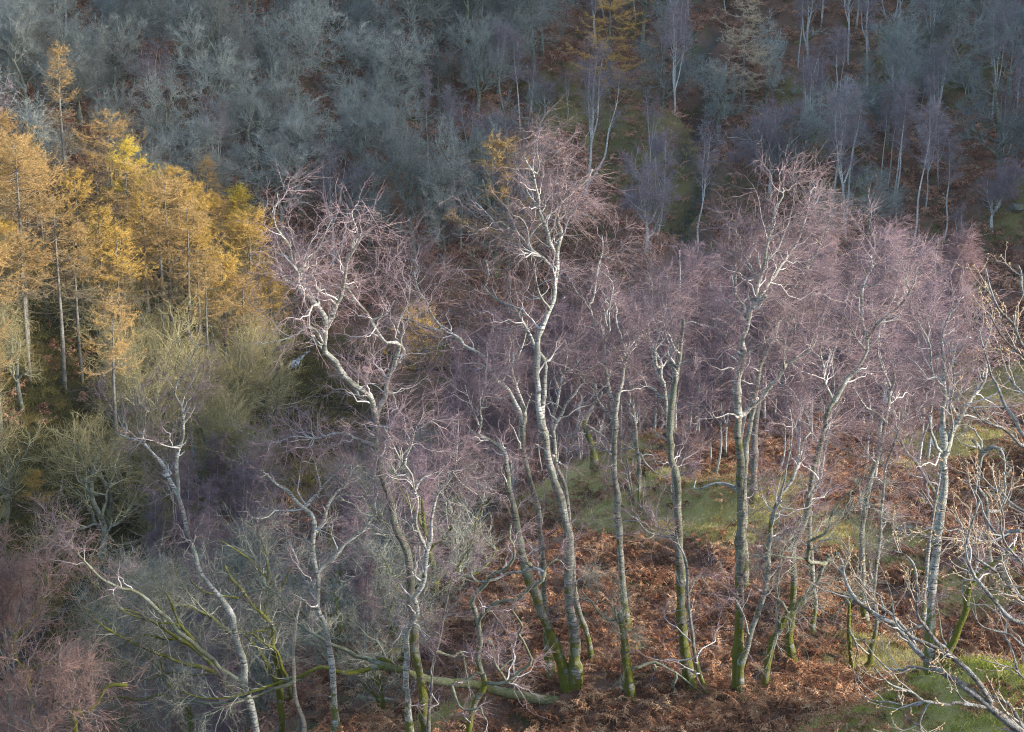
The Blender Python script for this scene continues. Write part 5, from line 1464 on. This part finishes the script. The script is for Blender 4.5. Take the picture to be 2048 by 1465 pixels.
wall()

def log(u0, v0, u1, v1, w, label, matn, noun=None, twig=True, lift=.12):
    rng = np.random.default_rng(int(u0 + v0))
    a, d0 = ground_at(u0, v0); b_, d1 = ground_at(u1, v1)
    a[2] += lift; b_[2] += lift
    root = thing("fallen_log", label, 'fallen tree', a)
    t = np.linspace(0, 1, 6)[:, None]
    P = a + (b_ - a) * t + rng.normal(size=(6, 3)) * .06
    P[:, 2] = np.maximum(P[:, 2], terrain(P[:, 0], P[:, 1]) + lift * .6)
    P, R = resample(P, np.linspace(1, .35, 6) * w * .5 * d0 / F, 24)
    g = Geo(); g.limb(P, R, 8); link("trunk", g.mesh("trunk", M[matn], origin=a), root)
    if twig:
        g = Geo()
        P2, R2 = spawn(rng, P[None], R[None], 14, (.5, 1), 1.0, .4, .7, 6, .2, (0, 0, .04), .5, .04, .012, .008); g.tubes(P2, R2, 4)
        P3, R3 = spawn(rng, P2, R2, 50, (.3, 1), .6, .4, .7, 4, .2, (0, 0, .0), .6, .02, .009, .006); g.tubes(P3, R3, 3)
        link("crown", g.mesh("crown", M['far_oak_pale_twig'], origin=a), root)
    if noun: LAND.append(((u0 + u1) / 2, (v0 + v1) / 2, noun))
log(1960, 341, 1862, 338, 8, "pale fallen trunk lying level across the far slope bracken", 'far_birch_bark', "the fallen pale trunk")
log(1175, 450, 1138, 402, 5, "thin pale fallen pole leaning down right of the tallest birch's crown", 'far_birch_bark', None, False)
log(905, 326, 985, 322, 6, "fallen birch with arching grey branches by the dry stone wall", 'far_birch_bark')
log(1590, 92, 1660, 70, 7, "fallen grey trunk with branches between the slim birches near the top", 'oak_bark')
log(1860, 1155, 1810, 1162, 22, "dark lichened log lying behind the oak twigs", 'birch_bark_mossy', None, False, .25)
log(720, 1412, 808, 1420, 10, "thin grey dead branch lying at the bracken edge, bottom centre left", 'deadwood', None, False, .2)
log(1300, 1372, 1318, 1358, 6, "short dead stick in the bracken right of the split stump", 'deadwood', None, False, .35)

# ------------------------------------------------------------------ the valley's thin air
hb = bpy.data.meshes.new("haze")
_x0, _x1, _y0, _y1, _z0, _z1 = -118, 190, -44, 250, float(GZ.min()) - 1.5, float(GZ.max()) + 14
hb.from_pydata([(x, y, z) for z in (_z0, _z1) for y in (_y0, _y1) for x in (_x0, _x1)], [], [(0, 2, 3, 1), (4, 5, 7, 6), (0, 1, 5, 4), (2, 6, 7, 3), (0, 4, 6, 2), (1, 3, 7, 5)])
hm = bpy.data.materials.new("haze"); hm.use_nodes = True
hn = hm.node_tree; hn.nodes.remove(hn.nodes["Principled BSDF"])
pv = hn.nodes.new("ShaderNodeVolumePrincipled"); pv.inputs["Color"].default_value = (.86, .91, 1, 1); pv.inputs["Density"].default_value = HAZE
hn.links.new(pv.outputs[0], hn.nodes["Material Output"].inputs["Volume"])
hb.materials.append(hm)
tag(link("haze", hb), kind="stuff")

# --- labels for the trees in number: counted outwards from something one can find
ORD = ["nearest", "second", "third", "fourth", "fifth", "sixth", "seventh", "eighth", "ninth", "tenth", "eleventh", "twelfth", "thirteenth", "fourteenth", "fifteenth", "sixteenth"]
EXTRA = [(1060, 250, "the tallest birch's white top"), (1550, 440, "the tall mossy straight birch's top"), (640, 430, "the great twin birch's top"), (1366, 640, "the snapped bare birch top"),
         (1740, 530, "the two white leaders"), (1900, 640, "the snapped slab birch's top"), (590, 740, "the white stream"), (130, 660, "the thick pale larch trunk"), (450, 700, "the long bare larch trunk"),
         (370, 880, "the thin two leader birch"), (620, 1000, "the white Y forked birch"), (1190, 880, "the snapped crest birch"), (1510, 860, "the dark broken trunk"), (960, 830, "the curled birch top"),
         (300, 1250, "the grey twig fan"), (540, 1250, "the mossy trunked sallow"), (100, 1350, "the russet bushes"), (850, 1100, "the great twin birch's trunk"), (1270, 850, "the grey crest stem"), (1400, 340, "the dark gully"),
         (60, 60, "the top left corner"), (380, 60, "the upper edge's left third"), (720, 60, "the upper edge's middle"), (2010, 560, "the topmost oak twigs")]
land = LAND + EXTRA
LU = np.array([(a, b_) for a, b_, _ in land])
buckets = {}
for o, u, v, desc in MANY:
    j = int(np.argmin(((LU - [u, v]) ** 2).sum(1)))
    du, dv = u - LU[j, 0], v - LU[j, 1]
    rel = ("right of" if du > 0 else "left of") if abs(du) > abs(dv) else ("below" if dv > 0 else "above")
    buckets.setdefault((desc, rel, land[j][2]), []).append((du * du + dv * dv, o))
for (desc, rel, noun), L_ in buckets.items():
    L_.sort(key=lambda q: q[0])
    for k, (_, o) in enumerate(L_):
        o["label"] = f"{desc}, {ORD[min(k, 15)] + ' one' if len(L_) > 1 else 'the one'} {rel} {noun}"
print("MANY", len(MANY), {d_: sum(1 for q in MANY if q[3] == d_) for d_ in set(q[3] for q in MANY)})
